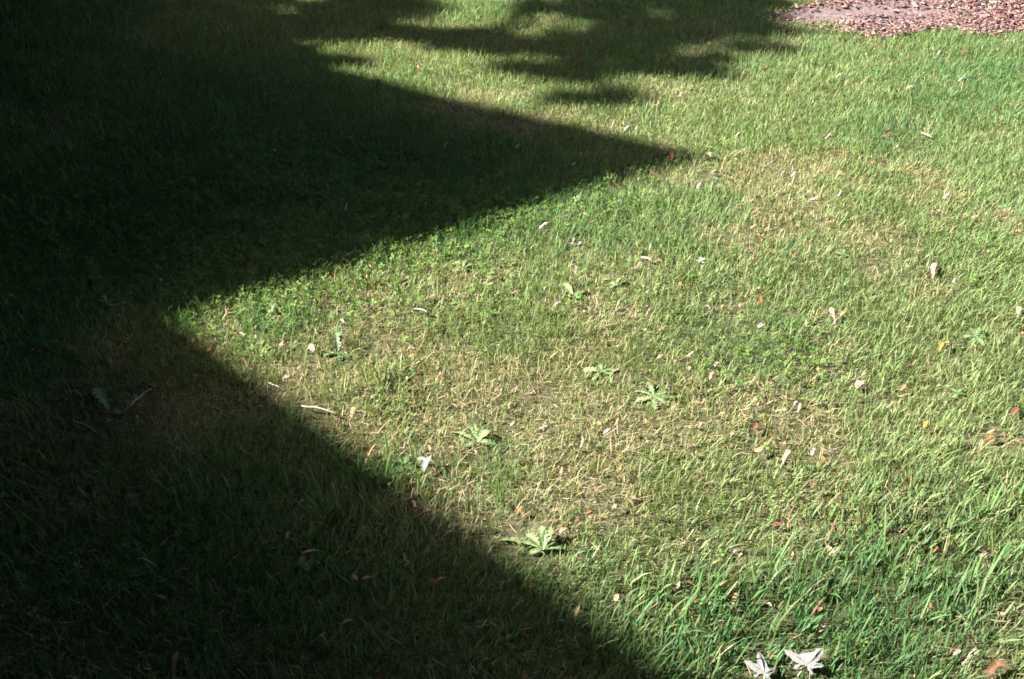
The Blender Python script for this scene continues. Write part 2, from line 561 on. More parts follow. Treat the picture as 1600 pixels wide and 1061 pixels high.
def shrub(x, y, rx, ry, h, label, seed, n=9500, leaf=0.11, tall=False):
    """added evergreen whose foliage blocks sky just outside the view"""
    r = np.random.default_rng(seed)
    root = empty('sky_blocker_shrub', (x, y, 0))
    tag(root, label, 'shrub', 'added sky-blocking shrubs on the shaded side of the lawn')
    B = np.array([x, y, 0.0])
    pts = []
    mb = MB()
    for k in range(26):
        a = r.uniform(0, 6.28); q = math.sqrt(r.random())
        e = np.array([math.cos(a) * rx * q, math.sin(a) * ry * q, h * (r.uniform(.35, .95) * (1 - .35 * q))])
        path = [np.array([0, 0, -.05]), e * .5 + [0, 0, .22 * h], e]
        if not ((tall or in_house_shade(np.array(path) + B).all()) and out_of_view(np.array(path) + B).all()):
            continue
        mb.tube(path, [.03, .02, .006], 5)
        pts.append(blob_points(e, (.34, .34, .22), n // 26, r))
    p = r.normal(size=(n, 3)); p /= np.linalg.norm(p, axis=1)[:, None]
    lump = 0.85 + 0.2 * np.sin(p[:, 0] * 7 + seed) * np.cos(p[:, 1] * 6 + p[:, 2] * 5)
    pts.append(p * np.array([rx, ry, h * .55]) * (lump * (0.35 + 0.65 * r.random(n) ** .6))[:, None] + [0, 0, h * .45])
    if mb.v:
        mb.build('stem', M_BARK, root, True)
    P = np.concatenate(pts)
    P[:, 2] = np.maximum(P[:, 2], 0.05)
    P = P[(in_house_shade(P + B) | tall) & out_of_view(P + B)]
    V, T, C = leaf_cloud(P, leaf, r, (0.014, 0.030, 0.010))
    mesh_np('foliage', V, T, M_EVERGREEN, C, root, smooth=False)


for k, (x, y, rx, ry, h, lb) in enumerate((
        (-2.6, 3.5, 2.3, 1.3, 2.4, 'added spreading shrub whose boughs block sky over the gable shadow'),
        (-2.45, 2.1, 1.15, .8, 1.6, 'added rounded sky-blocking shrub beyond the shadow notch'),
        (-3.2, 5.0, 2.3, 1.2, 1.9, 'added dark shrub blocking sky over the far shaded corner'),
        (-3.3, 6.9, 3.0, 1.2, 2.8, 'largest added sky-blocking shrub behind the far shaded corner'),
        (-1.75, 0.75, 1.2, .8, 2.0, 'added shrub beside the photographer blocking sky over the near shade'),
        (-1.2, -0.9, 1.3, .9, 2.4, 'added sky-blocking shrub behind the photographer'),
        (-5.2, 1.0, 1.1, 1.3, 2.3, 'added sky-blocking shrub against the house wall, near one'),
        (-5.4, 4.0, 1.1, 1.5, 2.9, 'added sky-blocking shrub against the house wall, far one'))):
    shrub(x, y, rx, ry, h, lb, 40 + k)
shrub(-2.4, 9.2, 2.3, 1.2, 4.2, 'added tall evergreen blocking sky past the dark far corner, by the lawn', 61, 9000, .20, True)
shrub(-6.6, 9.0, 2.1, 1.3, 4.6, 'added tall evergreen blocking sky past the dark far corner, by the house', 62, 9000, .20, True)

# ------------------------------------------------------------------ plants and litter lying on the lawn (placed first: the grass parts round them)
CLEAR = []                                        # (x, y, radius, height factor)


def gpos(u, v, dz=0.0):
    x, y = at(u, v)
    return Vector((x, y, float(hgt(x, y)) + dz))


def toothed_leaf(L, W, teeth, rise, curl, colr, seed, lobed=0.5):
    """dandelion-like leaf along +x from the origin, rising then arching over"""
    r = random.Random(seed)
    n = 13
    mb = MB(); verts = []; cols = []; faces = []
    x = z = 0.0
    ang = rise
    ds = L / (n - 1)
    twist = r.uniform(-.35, .35)
    for i in range(n):
        t = i / (n - 1)
        w = W * 0.5 * (0.16 + 0.84 * math.sin(min(1, t * 1.05) ** 1.15 * math.pi * 0.78) ** 0.9) * (1 if t < .86 else max(0.04, (1 - t) / .14) ** .6)
        if teeth and 0 < i < n - 1:
            w *= (1 - lobed) if i % 2 else (1 + 0.25 * lobed)
        tw = twist * t
        for k, s in enumerate((-1, -.5, 0, .5, 1)):
            yy = s * w * (1 + r.uniform(-.22, .15) * (abs(s) == 1))
            back = -abs(s) * w * (0.35 if (teeth and i % 2 == 0) else 0.0)
            zz = z + abs(s) * w * 0.28 + yy * math.sin(tw) + r.uniform(-1, 1) * w * 0.14
            verts.append((x + back, yy, zz))
            f = 1.0 + r.uniform(-.28, .22)
            c = [colr[j] * f for j in range(3)]
            if r.random() < .08: c = [c[1] * 1.0, c[1] * .85, c[2]]
            if s == 0:
                c = [c[0] * 1.5 + .04, c[1] * 1.35 + .05, c[2] * 1.5 + .03]
            cols.append(tuple(c))
        x += ds * math.cos(ang); z += ds * math.sin(ang)
        ang -= curl / (n - 1)
    for i in range(n - 1):
        for k in range(4):
            a = i * 5 + k
            faces.append((a, a + 5, a + 6, a + 1))
    mb.add(verts, faces, cols)
    return mb


def weed(name, label, cat, u, v, leaves, colr=(0.095, 0.18, 0.06), group=None, stand=0.42):
    """leaves: list of (tip_u, tip_v, width_px, toothed, rise_deg)"""
    p = gpos(u, v, 0.004)
    root = empty(name, p)
    tag(root, label, cat, group)
    d = math.hypot(p.x, math.hypot(p.y, CAM_H)); s = FPX / d
    sin_e = CAM_H / d
    CLEAR.append((p.x, p.y, 0.035, 0.6))
    for k, (tu, tv, wpx, tooth, rise) in enumerate(leaves):
        tx, ty = at(tu, tv)
        rise = rise * (.8 if rise >= 64 else stand)
        rr = math.radians(rise)
        # screen vector -> ground direction when low, upright when the rise is steep
        du, dv = (tu - u) / s, (v - tv) / s
        if rise >= 45:
            L = math.hypot(du, dv) * 1.12; az = math.atan2(0.15, du if abs(du) > 1e-4 else 1e-4)
        else:
            vx, vy = tx - p.x, ty - p.y
            # part of the screen height comes from the leaf's own rise
            vy = vy * (1 - 0.5 * math.sin(rr)) if vy > 0 else vy
            L = math.hypot(vx, vy) * 1.1; az = math.atan2(vy, vx)
        L = min(max(L * random.uniform(.72, .98), .025), .18)
        f = random.uniform(.85, 1.15)
        mb = toothed_leaf(L, wpx / s * 1.0, tooth, rr, math.radians(35 + 0.5 * rise), tuple(c * f for c in colr), int(u * 7 + v * 3 + k))
        o = mb.build('leaf', M_WEED, root, True)
        o.rotation_euler = (random.uniform(-.15, .15), 0, az)
        o.location = (0, 0, 0.006)
        for q in (.35, .7, 1.0):
            CLEAR.append((p.x + math.cos(az) * L * q * math.cos(rr), p.y + math.sin(az) * L * q * math.cos(rr), 0.008 + wpx / s * .3, 0.9))
    return root


PALE_G = (0.115, 0.180, 0.070); MID_G = (0.08, 0.15, 0.045); DARK_G = (0.05, 0.10, 0.034); BLUE_G = (0.088, 0.145, 0.058)
weed('broadleaf_weed', 'pale broad-leaved weed at the edge of the near shadow, leaves spread upright', 'weed', 848, 856,
     [(816, 822, 17, True, 35), (843, 806, 17, True, 50), (860, 812, 16, False, 50), (885, 852, 16, False, 20), (822, 862, 10, False, 15), (776, 832, 14, True, 15), (868, 838, 12, False, 35)], PALE_G, None, .85)
weed('dandelion', 'dandelion rosette with two white-shining leaves above the lone pale leaf', 'weed', 745, 688,
     [(733, 660, 18, True, 45), (764, 662, 20, False, 42), (692, 662, 15, True, 22), (776, 690, 18, True, 15), (740, 650, 10, True, 40), (720, 694, 12, True, 12)], PALE_G, None, .7)
weed('dandelion', 'widest dandelion rosette, toothed grey-green leaves around a bare patch', 'weed', 1022, 618,
     [(1060, 598, 18, True, 15), (1052, 632, 18, True, 12), (1008, 580, 10, True, 45), (985, 600, 12, True, 18), (1020, 640, 16, True, 10), (1080, 618, 15, True, 12), (990, 622, 13, True, 15), (1040, 604, 14, True, 20)], BLUE_G)
weed('dandelion', 'flat toothed dandelion leaves in a row behind the widest rosette', 'weed', 940, 578,
     [(905, 572, 12, True, 14), (972, 570, 14, True, 14), (935, 560, 10, True, 30), (925, 588, 10, True, 10), (962, 584, 12, True, 12)], BLUE_G)
weed('dandelion', 'dark dandelion with a striped upright leaf near the shadow notch', 'weed', 527, 548,
     [(512, 514, 12, True, 70), (542, 522, 11, True, 66), (500, 552, 12, True, 15), (552, 556, 12, True, 15), (530, 570, 12, True, 12)], DARK_G)
weed('dandelion', 'silvery dandelion rosette near the right edge of the lawn', 'weed', 1524, 524,
     [(1506, 500, 12, True, 40), (1530, 502, 16, True, 38), (1548, 522, 16, True, 20), (1498, 522, 13, True, 18), (1540, 536, 14, True, 14), (1512, 540, 13, True, 12)], BLUE_G)
weed('dandelion', 'small dandelion with white-glinting leaves over a dark gap, upper middle', 'weed', 896, 462,
     [(880, 436, 11, False, 45), (905, 447, 11, False, 30), (920, 446, 12, True, 25), (884, 458, 9, False, 20), (930, 466, 10, False, 25)], PALE_G)
weed('dandelion', 'small dandelion with shiny leaves beside the white-glinting one', 'weed', 962, 444,
     [(950, 438, 10, False, 25), (980, 432, 11, False, 25), (966, 428, 9, False, 40), (944, 450, 8, False, 15)], PALE_G)
weed('broadleaf_weed', 'pale green weed tuft below the gable shadow, in sun', 'weed', 722, 418,
     [(708, 406, 12, False, 40), (726, 402, 12, False, 45), (742, 408, 11, False, 35), (712, 420, 9, False, 20), (738, 420, 9, False, 20)], PALE_G)
weed('thistle_weed', 'single jagged blue-green leaf standing in the left shade', 'weed', 172, 642,
     [(154, 594, 20, True, 58), (190, 640, 10, True, 15)], (0.075, 0.145, 0.085))
weed('dandelion', 'little dandelion below the silvery rosette at right', 'weed', 1496, 612,
     [(1484, 602, 9, True, 35), (1504, 600, 9, True, 40), (1510, 612, 9, True, 20), (1490, 620, 8, True, 15)], MID_G)
weed('thistle_weed', 'jagged white-lit leaf standing at the sunlit tip of the notch', 'weed', 424, 486,
     [(430, 462, 13, True, 62), (414, 480, 9, True, 30)], PALE_G)
weed('broadleaf_weed', 'dark broad leaf beside a pink scrap in the near shade', 'weed', 478, 876,
     [(466, 868, 16, False, 20), (498, 872, 16, False, 18), (480, 886, 13, False, 12)], DARK_G)
weed('thistle_weed', 'spiky dim plant in the left shade behind the notch', 'weed', 168, 474,
     [(150, 462, 7, True, 35), (164, 455, 7, True, 60), (182, 462, 7, True, 35), (190, 474, 7, True, 20)], MID_G)
weed('broadleaf_weed', 'dark glossy clover-like weed clump left of the lone pale leaf', 'weed', 632, 726,
     [(620, 712, 14, False, 45), (634, 706, 14, False, 55), (646, 716, 14, False, 40), (622, 730, 13, False, 20), (648, 730, 13, False, 20)], (0.055, 0.115, 0.038))
weed('dandelion', 'shiny low weed in the lawn right of the upper-middle dandelions', 'weed', 1316, 396,
     [(1302, 390, 8, True, 25), (1326, 388, 9, True, 30), (1318, 384, 8, True, 45), (1332, 398, 8, True, 15)], BLUE_G)
weed('broadleaf_weed', 'whitish star-shaped weed leaf left of the orange leaf slip, upper middle', 'weed', 1092, 408,
     [(1084, 402, 8, False, 25), (1100, 400, 8, False, 40), (1104, 408, 8, False, 20)], (0.28, 0.33, 0.25))
weed('broadleaf_weed', 'small dark-centred weed just past the gable shadow tip', 'weed', 1124, 279,
     [(1116, 276, 6, False, 30), (1130, 275, 7, False, 30), (1126, 284, 6, False, 15)], DARK_G)

# ---- litter
def rand_quad_leaf(L, W, curl_l, curl_w, colr, colr2, seed, shape='ovate', crumple=.1, thick_edge=False):
    """leaf-like sheet from (0,0) along +x"""
    r = random.Random(seed)
    nl, nw = 9, 5
    verts, cols, faces = [], [], []
    for i in range(nl):
        t = i / (nl - 1)
        if shape == 'wing':
            w = W * (0.22 + 0.30 * min(1, t / .35) + 0.48 * max(0, (t - .3) / .7) ** .8) * (1 if t < .85 else max(.25, math.sqrt(max(0, 1 - ((t - .85) / .16) ** 2))))
        elif shape == 'scrap':
            w = W * (0.75 + r.uniform(-.25, .2)) * (0.6 if i in (0, nl - 1) else 1)
        elif shape == 'lance':
            w = W * max(.06, math.sin(math.pi * min(1, t * .9 + .1)) ** .8)
        else:
            w = W * max(.05, math.sin(math.pi * t ** .85) ** .85) * (1 + r.uniform(-.3, .2))
        for k in range(nw):
            s = k / (nw - 1) - .5
            a = curl_l * (t - .5)
            x = (math.sin(a) / curl_l + .5) * L if abs(curl_l) > 1e-3 else t * L
            z = (math.cos(curl_l * .5) - math.cos(a)) / curl_l * L * -1 if abs(curl_l) > 1e-3 else 0
            b = curl_w * s
            y = w * (math.sin(b) / curl_w if abs(curl_w) > 1e-3 else s)
            z += w * ((1 - math.cos(b)) / curl_w if abs(curl_w) > 1e-3 else 0)
            if shape == 'wing':
                y += L * .10 * math.sin(t * 2.2)
            verts.append((x + r.uniform(-1, 1) * .06 * L * (k != 2), y + r.uniform(-1, 1) * .06 * W, z + r.uniform(-1, 1) * crumple * W))
            m = min(1, max(0, t * 1.1 + r.uniform(-.15, .15)))
            if thick_edge and k == 0:
                m *= .4
            f = 1 + r.uniform(-.12, .12)
            cols.append(tuple((colr2[j] * (1 - m) + colr[j] * m) * f for j in range(3)))
    for i in range(nl - 1):
        for k in range(nw - 1):
            a = i * nw + k
            faces.append((a, a + nw, a + nw + 1, a + 1))
    mb = MB(); mb.add(verts, faces, cols)
    return mb


TAN = (0.30, 0.205, 0.118); CREAM = (0.32, 0.26, 0.185); WHITE = (0.27, 0.243, 0.21); PINK = (0.29, 0.195, 0.155); ORANGE = (0.20, 0.095, 0.035)
BROWN = (0.13, 0.068, 0.038); RED = (0.15, 0.042, 0.025); YEL = (0.27, 0.175, 0.05); GREY = (0.28, 0.25, 0.21)
litter_count = [0]


def seg(u0, v0, u1, v1):
    a, b = gpos(u0, v0), gpos(u1, v1)
    d = b - a
    return a, math.hypot(d.x, d.y), math.atan2(d.y, d.x), FPX / math.sqrt(a.x ** 2 + a.y ** 2 + CAM_H ** 2)


def litter(kind, u0, v0, u1, v1, wpx, colr, label, curl=None, tilt=None, lift=0.016):
    litter_count[0] += 1
    sd = litter_count[0] * 13 + 5
    r = random.Random(sd)
    a, L, az, s = seg(u0, v0, u1, v1)
    W = wpx / s * (.75 if kind == 'scrap' else .95)
    # things stand partly out of the turf, so their length on the screen is not all ground length
    steep = abs(math.sin(az))
    L = max(L * (1 - 0.30 * steep), W * 1.05, .010)
    c2 = tuple(x * .62 for x in colr)
    curl = r.uniform(.5, 1.5) if curl is None else curl
    tilt = r.uniform(.05, .30) * (1 if steep > .3 else .5) if tilt is None else tilt
    if kind == 'samara':
        mb = rand_quad_leaf(L, W, curl * .6, r.uniform(-.5, .5), colr, c2, sd, 'wing', .02, True)
        name, cat, mat = 'maple_key', 'maple key', M_LITTER
    elif kind == 'leaf':
        mb = rand_quad_leaf(L, W, curl, r.uniform(.8, 2.4), colr, c2, sd, 'ovate', .10)
        name, cat, mat = 'dry_leaf', 'leaf', M_LITTER
    elif kind == 'scrap':
        mb = rand_quad_leaf(L, W, curl * .7, r.uniform(.3, 1.2), colr, tuple(x * .85 for x in colr), sd, 'scrap', .14)
        name, cat, mat = 'leaf_scrap', 'leaf scrap', M_PALE if colr is WHITE else M_LITTER
    elif kind == 'slip':
        mb = rand_quad_leaf(L, W, curl, r.uniform(.8, 1.8), colr, c2, sd, 'lance', .06)
        name, cat, mat = 'leaf_slip', 'leaf', M_LITTER
    elif kind == 'twig':
        mb = MB()
        n = 7
        pts = [(L * i / (n - 1), r.uniform(-1, 1) * L * .03, L * .05 * math.sin(3.1 * i / (n - 1)) + r.uniform(0, 1) * L * .015) for i in range(n)]
        w = max(.0011, wpx / s * .5)
        mb.tube(pts, [w * (1 - .55 * i / (n - 1)) for i in range(n)], 6, colr)
        for i in (2, 4):
            p = pts[i]; sg = r.choice((-1, 1))
            if L > .05: mb.tube([p, (p[0] + L * .12, p[1] + sg * L * .07, p[2] + .006)], [w * .6, w * .25], 5, colr)
        name, cat, mat = 'twig', 'twig', M_CHIP
        tilt = 0.02
    o = mb.build(name, mat, None, True)
    o.location = a + Vector((0, 0, lift))
    o.rotation_euler = (r.uniform(-.35, .35) if kind != 'twig' else 0, -tilt, az)
    tag(o, label, cat)
    if kind == 'samara':
        sb = MB()
        n = 6
        sb.tube([(-L * .16 + L * .26 * i / n, L * .0 + L * .004 * i, .001) for i in range(n + 1)],
                [W * .30 * math.sqrt(max(.02, 1 - (2 * i / n - 1) ** 2)) for i in range(n + 1)], 8, tuple(x * .5 for x in colr))
        sb.build('seed', M_LITTER, o, True)
    for q in (0.1, .5, .9):
        CLEAR.append((a.x + math.cos(az) * L * q, a.y + math.sin(az) * L * q, max(.014, W * .7), .38))
    # also keep the view of it open from the front
    CLEAR.append((a.x + math.cos(az) * L * .5, a.y + math.sin(az) * L * .5 - .02, max(.014, W * .6), .5))
    return o


LITTER = [
 # near shade
 ('samara', 272, 1058, 286, 1008, 11, PINK, 'long pinkish maple key lying upright at the bottom of the near shade'),
 ('leaf', 262, 938, 242, 930, 9, YEL, 'yellowish curled leaf in the dark near shade, up from the long maple key'),
 ('leaf', 132, 868, 160, 862, 10, PINK, 'jagged pinkish dry leaf in the dark lower left'),
 ('leaf', 108, 784, 126, 790, 10, PINK, 'pale pink dry leaf above the jagged one in the dark lower left'),
 ('scrap', 449, 842, 453, 829, 7, WHITE, 'small bright white scrap standing in the near shade'),
 ('scrap', 470, 866, 494, 862, 8, PINK, 'pinkish scrap touching the dark broad leaf in the near shade'),
 ('scrap', 198, 766, 205, 762, 4, WHITE, 'tiny white fleck in the near shade right of the pale pink leaf'),
 ('scrap', 250, 853, 263, 846, 6, PINK, 'small pink scrap between jagged leaf and white scrap in shade'),
 ('scrap', 467, 785, 479, 781, 6, GREY, 'greyish scrap in the shade above the white standing scrap'),
 ('leaf', 395, 1046, 406, 1036, 10, BROWN, 'brown leaf with pale rim at the bottom edge of the near shade'),
 ('scrap', 343, 962, 355, 952, 6, TAN, 'tan crumb right of the yellowish curled leaf in the near shade'),
 ('leaf', 682, 918, 668, 902, 14, ORANGE, 'orange-brown leaf in the shade below the pale broad-leaved weed'),
 ('slip', 681, 908, 700, 904, 6, ORANGE, 'narrow orange slip pointing right from the orange-brown shaded leaf'),
 ('leaf', 563, 907, 585, 903, 8, PINK, 'pinkish leaf left of the orange-brown shaded leaf'),
 ('leaf', 643, 782, 649, 800, 8, TAN, 'tan leaf in shade between the shaded edge and pale broad-leaved weed'),
 ('slip', 531, 976, 555, 968, 6, PINK, 'pinkish slip lying low in the shade under the pinkish leaf'),
 ('leaf', 815, 983, 830, 973, 9, BROWN, 'brown dry leaf in shade straight below the pale broad-leaved weed'),
 ('slip', 898, 966, 909, 944, 6, TAN, 'tan dry slip standing along the near shadow edge'),
 # left shade by the notch
 ('leaf', 164, 662, 181, 656, 7, PINK, 'bright pink flat leaf end in the left shade among straws'),
 ('slip', 128, 628, 135, 648, 7, ORANGE, 'orange curled slip left of the bright pink leaf end'),
 ('slip', 160, 524, 158, 508, 5, RED, 'red slip standing in the left shade'),
 ('scrap', 46, 550, 57, 546, 6, PINK, 'left one of two pinkish scraps at the far left edge'),
 ('scrap', 59, 551, 68, 546, 6, PINK, 'right one of two pinkish scraps at the far left edge'),
 ('scrap', 114, 584, 125, 580, 6, ORANGE, 'small orange scrap below the red slip in the left shade'),
 ('leaf', 184, 584, 194, 596, 7, RED, 'reddish leaf above the jagged blue-green leaf in shade'),
 ('scrap', 236, 547, 245, 553, 5, RED, 'reddish scrap just outside the notch in shade'),
 ('scrap', 341, 374, 352, 370, 5, PINK, 'pinkish fleck within the wide gable shadow, left part'),
 ('twig', 112, 658, 154, 677, 3, GREY, 'grey straw-thin twig sloping down in the left shade'),
 ('twig', 200, 638, 251, 597, 3, GREY, 'long pale straw twig rising to the right in the left shade'),
 ('twig', 118, 610, 137, 632, 2.4, GREY, 'short pale twig above the orange curled slip'),
 ('twig', 420, 599, 449, 613, 2.6, CREAM, 'cream twig at the lower edge of the sunlit notch'),
 ('twig', 471, 636, 539, 652, 3.2, CREAM, 'longest cream twig crossing the near shadow edge'),
 # sunlit notch
 ('leaf', 322, 549, 336, 546, 8, ORANGE, 'round orange leaf piece in the notch edge shade'),
 ('scrap', 374, 520, 384, 530, 7, WHITE, 'white scrap with dark rim in the sunlit notch'),
 ('leaf', 436, 544, 448, 532, 9, CREAM, 'cream leaf piece in the sunlit notch, right of the white scrap'),
 ('leaf', 490, 552, 484, 533, 12, PINK, 'curled pinkish leaf left of the striped dark dandelion'),
 ('scrap', 441, 592, 456, 587, 9, WHITE, 'white petal-like scrap near the cream twig'),
 ('samara', 549, 656, 559, 634, 8, TAN, 'tan maple key standing by the near shadow edge'),
 ('leaf', 570, 714, 592, 700, 9, ORANGE, 'orange-brown leaf half in the shade left of the dark clover-like clump'),
 ('scrap', 532, 500, 540, 512, 6, CREAM, 'pale scrap behind the striped dark dandelion'),
 ('slip', 432, 497, 442, 494, 3, CREAM, 'thin cream slip above the curled pinkish leaf'),
 ('slip', 352, 493, 370, 490, 4, TAN, 'tan slip along the notch upper edge'),
 ('slip', 661, 738, 682, 706, 11, (0.20, 0.255, 0.22), 'lone long pale bluish leaf lying above the near shadow'),
 ('leaf', 650, 718, 668, 724, 10, PINK, 'pink dry leaf under the lone pale bluish leaf'),
 ('leaf', 671, 706, 669, 692, 7, TAN, 'tan folded leaf right above the lone pale bluish leaf'),
 # middle of the sunlit lawn
 ('slip', 645, 484, 672, 494, 5, GREY, 'grey dry stalk in the thatch patch above the tan maple key'),
 ('scrap', 761, 447, 773, 443, 7, PINK, 'pinkish scrap on sunlit grass left of the glinting dandelion'),
 ('scrap', 799, 460, 811, 455, 6, PINK, 'pale pink scrap between pinkish scrap and white round scrap'),
 ('scrap', 865, 477, 877, 471, 9, WHITE, 'round white scrap left below the white-glinting dandelion'),
 ('leaf', 896, 430, 898, 410, 9, CREAM, 'cream leaf standing above the white-glinting dandelion'),
 ('slip', 893, 380, 897, 366, 6, WHITE, 'white slip standing above the cream leaf'),
 ('scrap', 902, 383, 911, 378, 7, WHITE, 'white scrap right beside the white slip, upper middle'),
 ('scrap', 844, 357, 859, 350, 9, WHITE, 'white-pink scrap close to the gable shadow edge'),
 ('leaf', 1000, 403, 1022, 412, 6, CREAM, 'cream dry leaf strip in the straw patch, upper middle'),
 ('leaf', 1020, 411, 1040, 407, 6, TAN, 'tan dry leaf strip touching the cream one, upper middle'),
 ('scrap', 943, 678, 956, 671, 7, WHITE, 'white folded scrap right of the two-leaved dandelion'),
 ('leaf', 960, 666, 968, 650, 7, TAN, 'tan leaf standing behind the white folded scrap'),
 ('scrap', 843, 671, 857, 667, 6, PINK, 'pinkish scrap left of the white folded scrap'),
 ('scrap', 797, 666, 805, 660, 6, WHITE, 'pale scrap right beside the two-leaved dandelion'),
 ('leaf', 904, 702, 912, 682, 9, CREAM, 'cream curled leaf below the pinkish and white scraps'),
 ('slip', 743, 712, 739, 700, 5, CREAM, 'cream slip in front of the two-leaved dandelion'),
 ('leaf', 874, 742, 880, 728, 8, TAN, 'tan leaf in the sunlit lower middle'),
 ('leaf', 807, 803, 818, 790, 10, ORANGE, 'orange-tan leaf just behind the pale broad-leaved weed'),
 ('leaf', 872, 836, 890, 826, 11, PINK, 'pink dry leaf tucked behind the pale broad-leaved weed'),
 ('leaf', 914, 805, 930, 799, 7, ORANGE, 'orange leaf bits right above the pale broad-leaved weed'),
 ('leaf', 954, 796, 966, 788, 9, TAN, 'tan leaf right of the orange leaf bits'),
 ('leaf', 1058, 922, 1064, 906, 8, CREAM, 'cream leaf right of the near shadow edge'),
 ('leaf', 960, 942, 970, 926, 9, TAN, 'tan leaf upright at the near shadow edge'),
 ('leaf', 1079, 944, 1090, 932, 11, ORANGE, 'deep orange leaf right of the cream leaf, lower middle'),
 ('samara', 1144, 950, 1156, 926, 8, TAN, 'tan maple key pointing up, lower right'),
 ('scrap', 1145, 864, 1154, 855, 8, CREAM, 'upper one of two cream scraps, lower right'),
 ('scrap', 1153, 870, 1161, 864, 6, CREAM, 'lower one of two cream scraps, lower right'),
 ('leaf', 1206, 824, 1230, 812, 11, BROWN, 'curled brown leaf with a cream tip, lower right'),
 ('leaf', 1290, 854, 1304, 866, 7, TAN, 'tan curl left half of a pair, lower right'),
 ('leaf', 1300, 866, 1314, 858, 7, PINK, 'pinkish curl right half of a pair, lower right'),
 ('leaf', 1194, 940, 1210, 952, 9, CREAM, 'bright cream curled leaf, lower right'),
 ('leaf', 1279, 988, 1291, 970, 9, PINK, 'pinkish curled leaf above the right white maple leaf'),
 ('leaf', 1278, 956, 1286, 946, 8, ORANGE, 'orange bit above the pinkish curled leaf'),
 ('leaf', 1236, 876, 1239, 858, 6, TAN, 'thin tan leaf standing below the curled brown leaf'),
 ('leaf', 1455, 866, 1466, 852, 6, ORANGE, 'orange leaf sliver among long grass at right'),
 ('leaf', 1529, 872, 1543, 862, 9, PINK, 'pinkish dead leaf among long grass near right edge'),
 ('leaf', 1544, 1056, 1574, 1034, 20, BROWN, 'large brown-pink leaf at the bottom right corner'),
 ('scrap', 1488, 1024, 1502, 1016, 9, PINK, 'pale pinkish scrap left of the large corner leaf'),
 ('twig', 1504, 1040, 1531, 1003, 2.6, CREAM, 'cream straw slanting beside the large corner leaf'),
 ('scrap', 1268, 760, 1277, 752, 9, BROWN, 'small brown leaf piece below the white-tipped pair'),
 # right half
 ('samara', 1196, 695, 1172, 716, 12, TAN, 'plump tan maple key lying slanted, left of the curved one'),
 ('samara', 1222, 729, 1240, 702, 9, CREAM, 'curved cream maple key between the plump one and a white scrap'),
 ('scrap', 1267, 712, 1273, 700, 9, WHITE, 'bright white scrap right of the curved maple key'),
 ('scrap', 1184, 512, 1197, 503, 11, WHITE, 'largest white scrap on the sunlit right half'),
 ('samara', 1305, 504, 1298, 481, 9, CREAM, 'cream maple key standing right of the largest white scrap'),
 ('leaf', 1312, 494, 1321, 489, 7, TAN, 'small tan leaf touching the standing cream maple key'),
 ('samara', 1459, 433, 1465, 408, 9, CREAM, 'cream maple key near the right, above the silvery rosette'),
 ('scrap', 1488, 442, 1494, 435, 6, WHITE, 'small white scrap right below the cream maple key at right'),
 ('samara', 1591, 496, 1598, 476, 9, CREAM, 'cream maple key cut by the right edge'),
 ('leaf', 1440, 672, 1450, 655, 11, YEL, 'yellow-tan oval leaf right of middle, lower right half'),
 ('leaf', 1405, 612, 1416, 598, 8, TAN, 'tan leaf with long stem below the silvery rosette'),
 ('slip', 1466, 552, 1478, 532, 7, YEL, 'yellow arched slip left below the silvery rosette'),
 ('leaf', 1338, 608, 1352, 595, 13, PINK, 'pinkish broad leaf left of the long-stemmed tan leaf'),
 ('slip', 1246, 645, 1251, 627, 5, WHITE, 'thin white slip standing above the curved maple key'),
 ('scrap', 1239, 634, 1246, 627, 6, CREAM, 'cream scrap touching the thin white slip'),
 ('leaf', 1090, 670, 1097, 654, 8, TAN, 'tan leaf standing below the widest dandelion rosette'),
 ('leaf', 1176, 674, 1184, 658, 10, BROWN, 'brown-pink leaf right of the widest dandelion rosette, low'),
 ('slip', 1188, 476, 1186, 458, 6, ORANGE, 'orange slip standing above the largest white scrap'),
 ('leaf', 1237, 404, 1243, 392, 7, ORANGE, 'orange leaf higher up than the orange slip'),
 ('leaf', 1172, 358, 1186, 351, 7, TAN, 'tan leaf below the straw patch past the shadow tip'),
 ('slip', 1102, 478, 1112, 488, 5, WHITE, 'whitish slip left of the orange slip'),
 ('scrap', 1073, 558, 1086, 552, 8, CREAM, 'cream-pink scrap right of the bare patch above the widest rosette'),
 ('scrap', 1115, 573, 1123, 567, 7, WHITE, 'white scrap right above the widest dandelion rosette'),
 ('leaf', 1108, 594, 1117, 580, 9, PINK, 'pinkish leaf just below the white scrap by the widest rosette'),
 ('leaf', 1074, 580, 1078, 572, 8, TAN, 'small tan leaf between the rosette and pinkish leaf'),
 ('scrap', 1025, 560, 1038, 554, 9, PINK, 'pinkish scrap behind the widest rosette'),
 ('leaf', 1094, 632, 1101, 620, 9, TAN, 'tan leaf immediately right of the widest rosette'),
 ('leaf', 1580, 650, 1592, 638, 10, BROWN, 'brown leaf at the right edge, middle height'),
 ('leaf', 1540, 690, 1558, 682, 8, ORANGE, 'orange flat leaf near the right edge, below the brown one'),
 ('scrap', 1544, 677, 1556, 673, 6, TAN, 'tan scrap between the brown and orange leaves at right edge'),
 ('scrap', 1266, 663, 1271, 657, 5, RED, 'tiny red-orange fleck right of the thin white slip'),
 # upper right
 ('scrap', 1517, 342, 1530, 337, 6, WHITE, 'white leaf scrap in the upper right lawn'),
 ('scrap', 1473, 311, 1485, 304, 7, WHITE, 'whitish torn scrap left above the white leaf scrap, upper right'),
 ('leaf', 1459, 292, 1468, 284, 7, BROWN, 'brown leaf left of the whitish torn scrap'),
 ('leaf', 1381, 216, 1396, 210, 9, BROWN, 'brown crumpled leaf between two twigs, upper right'),
 ('twig', 1440, 208, 1462, 219, 3, CREAM, 'cream twig right of the brown crumpled leaf'),
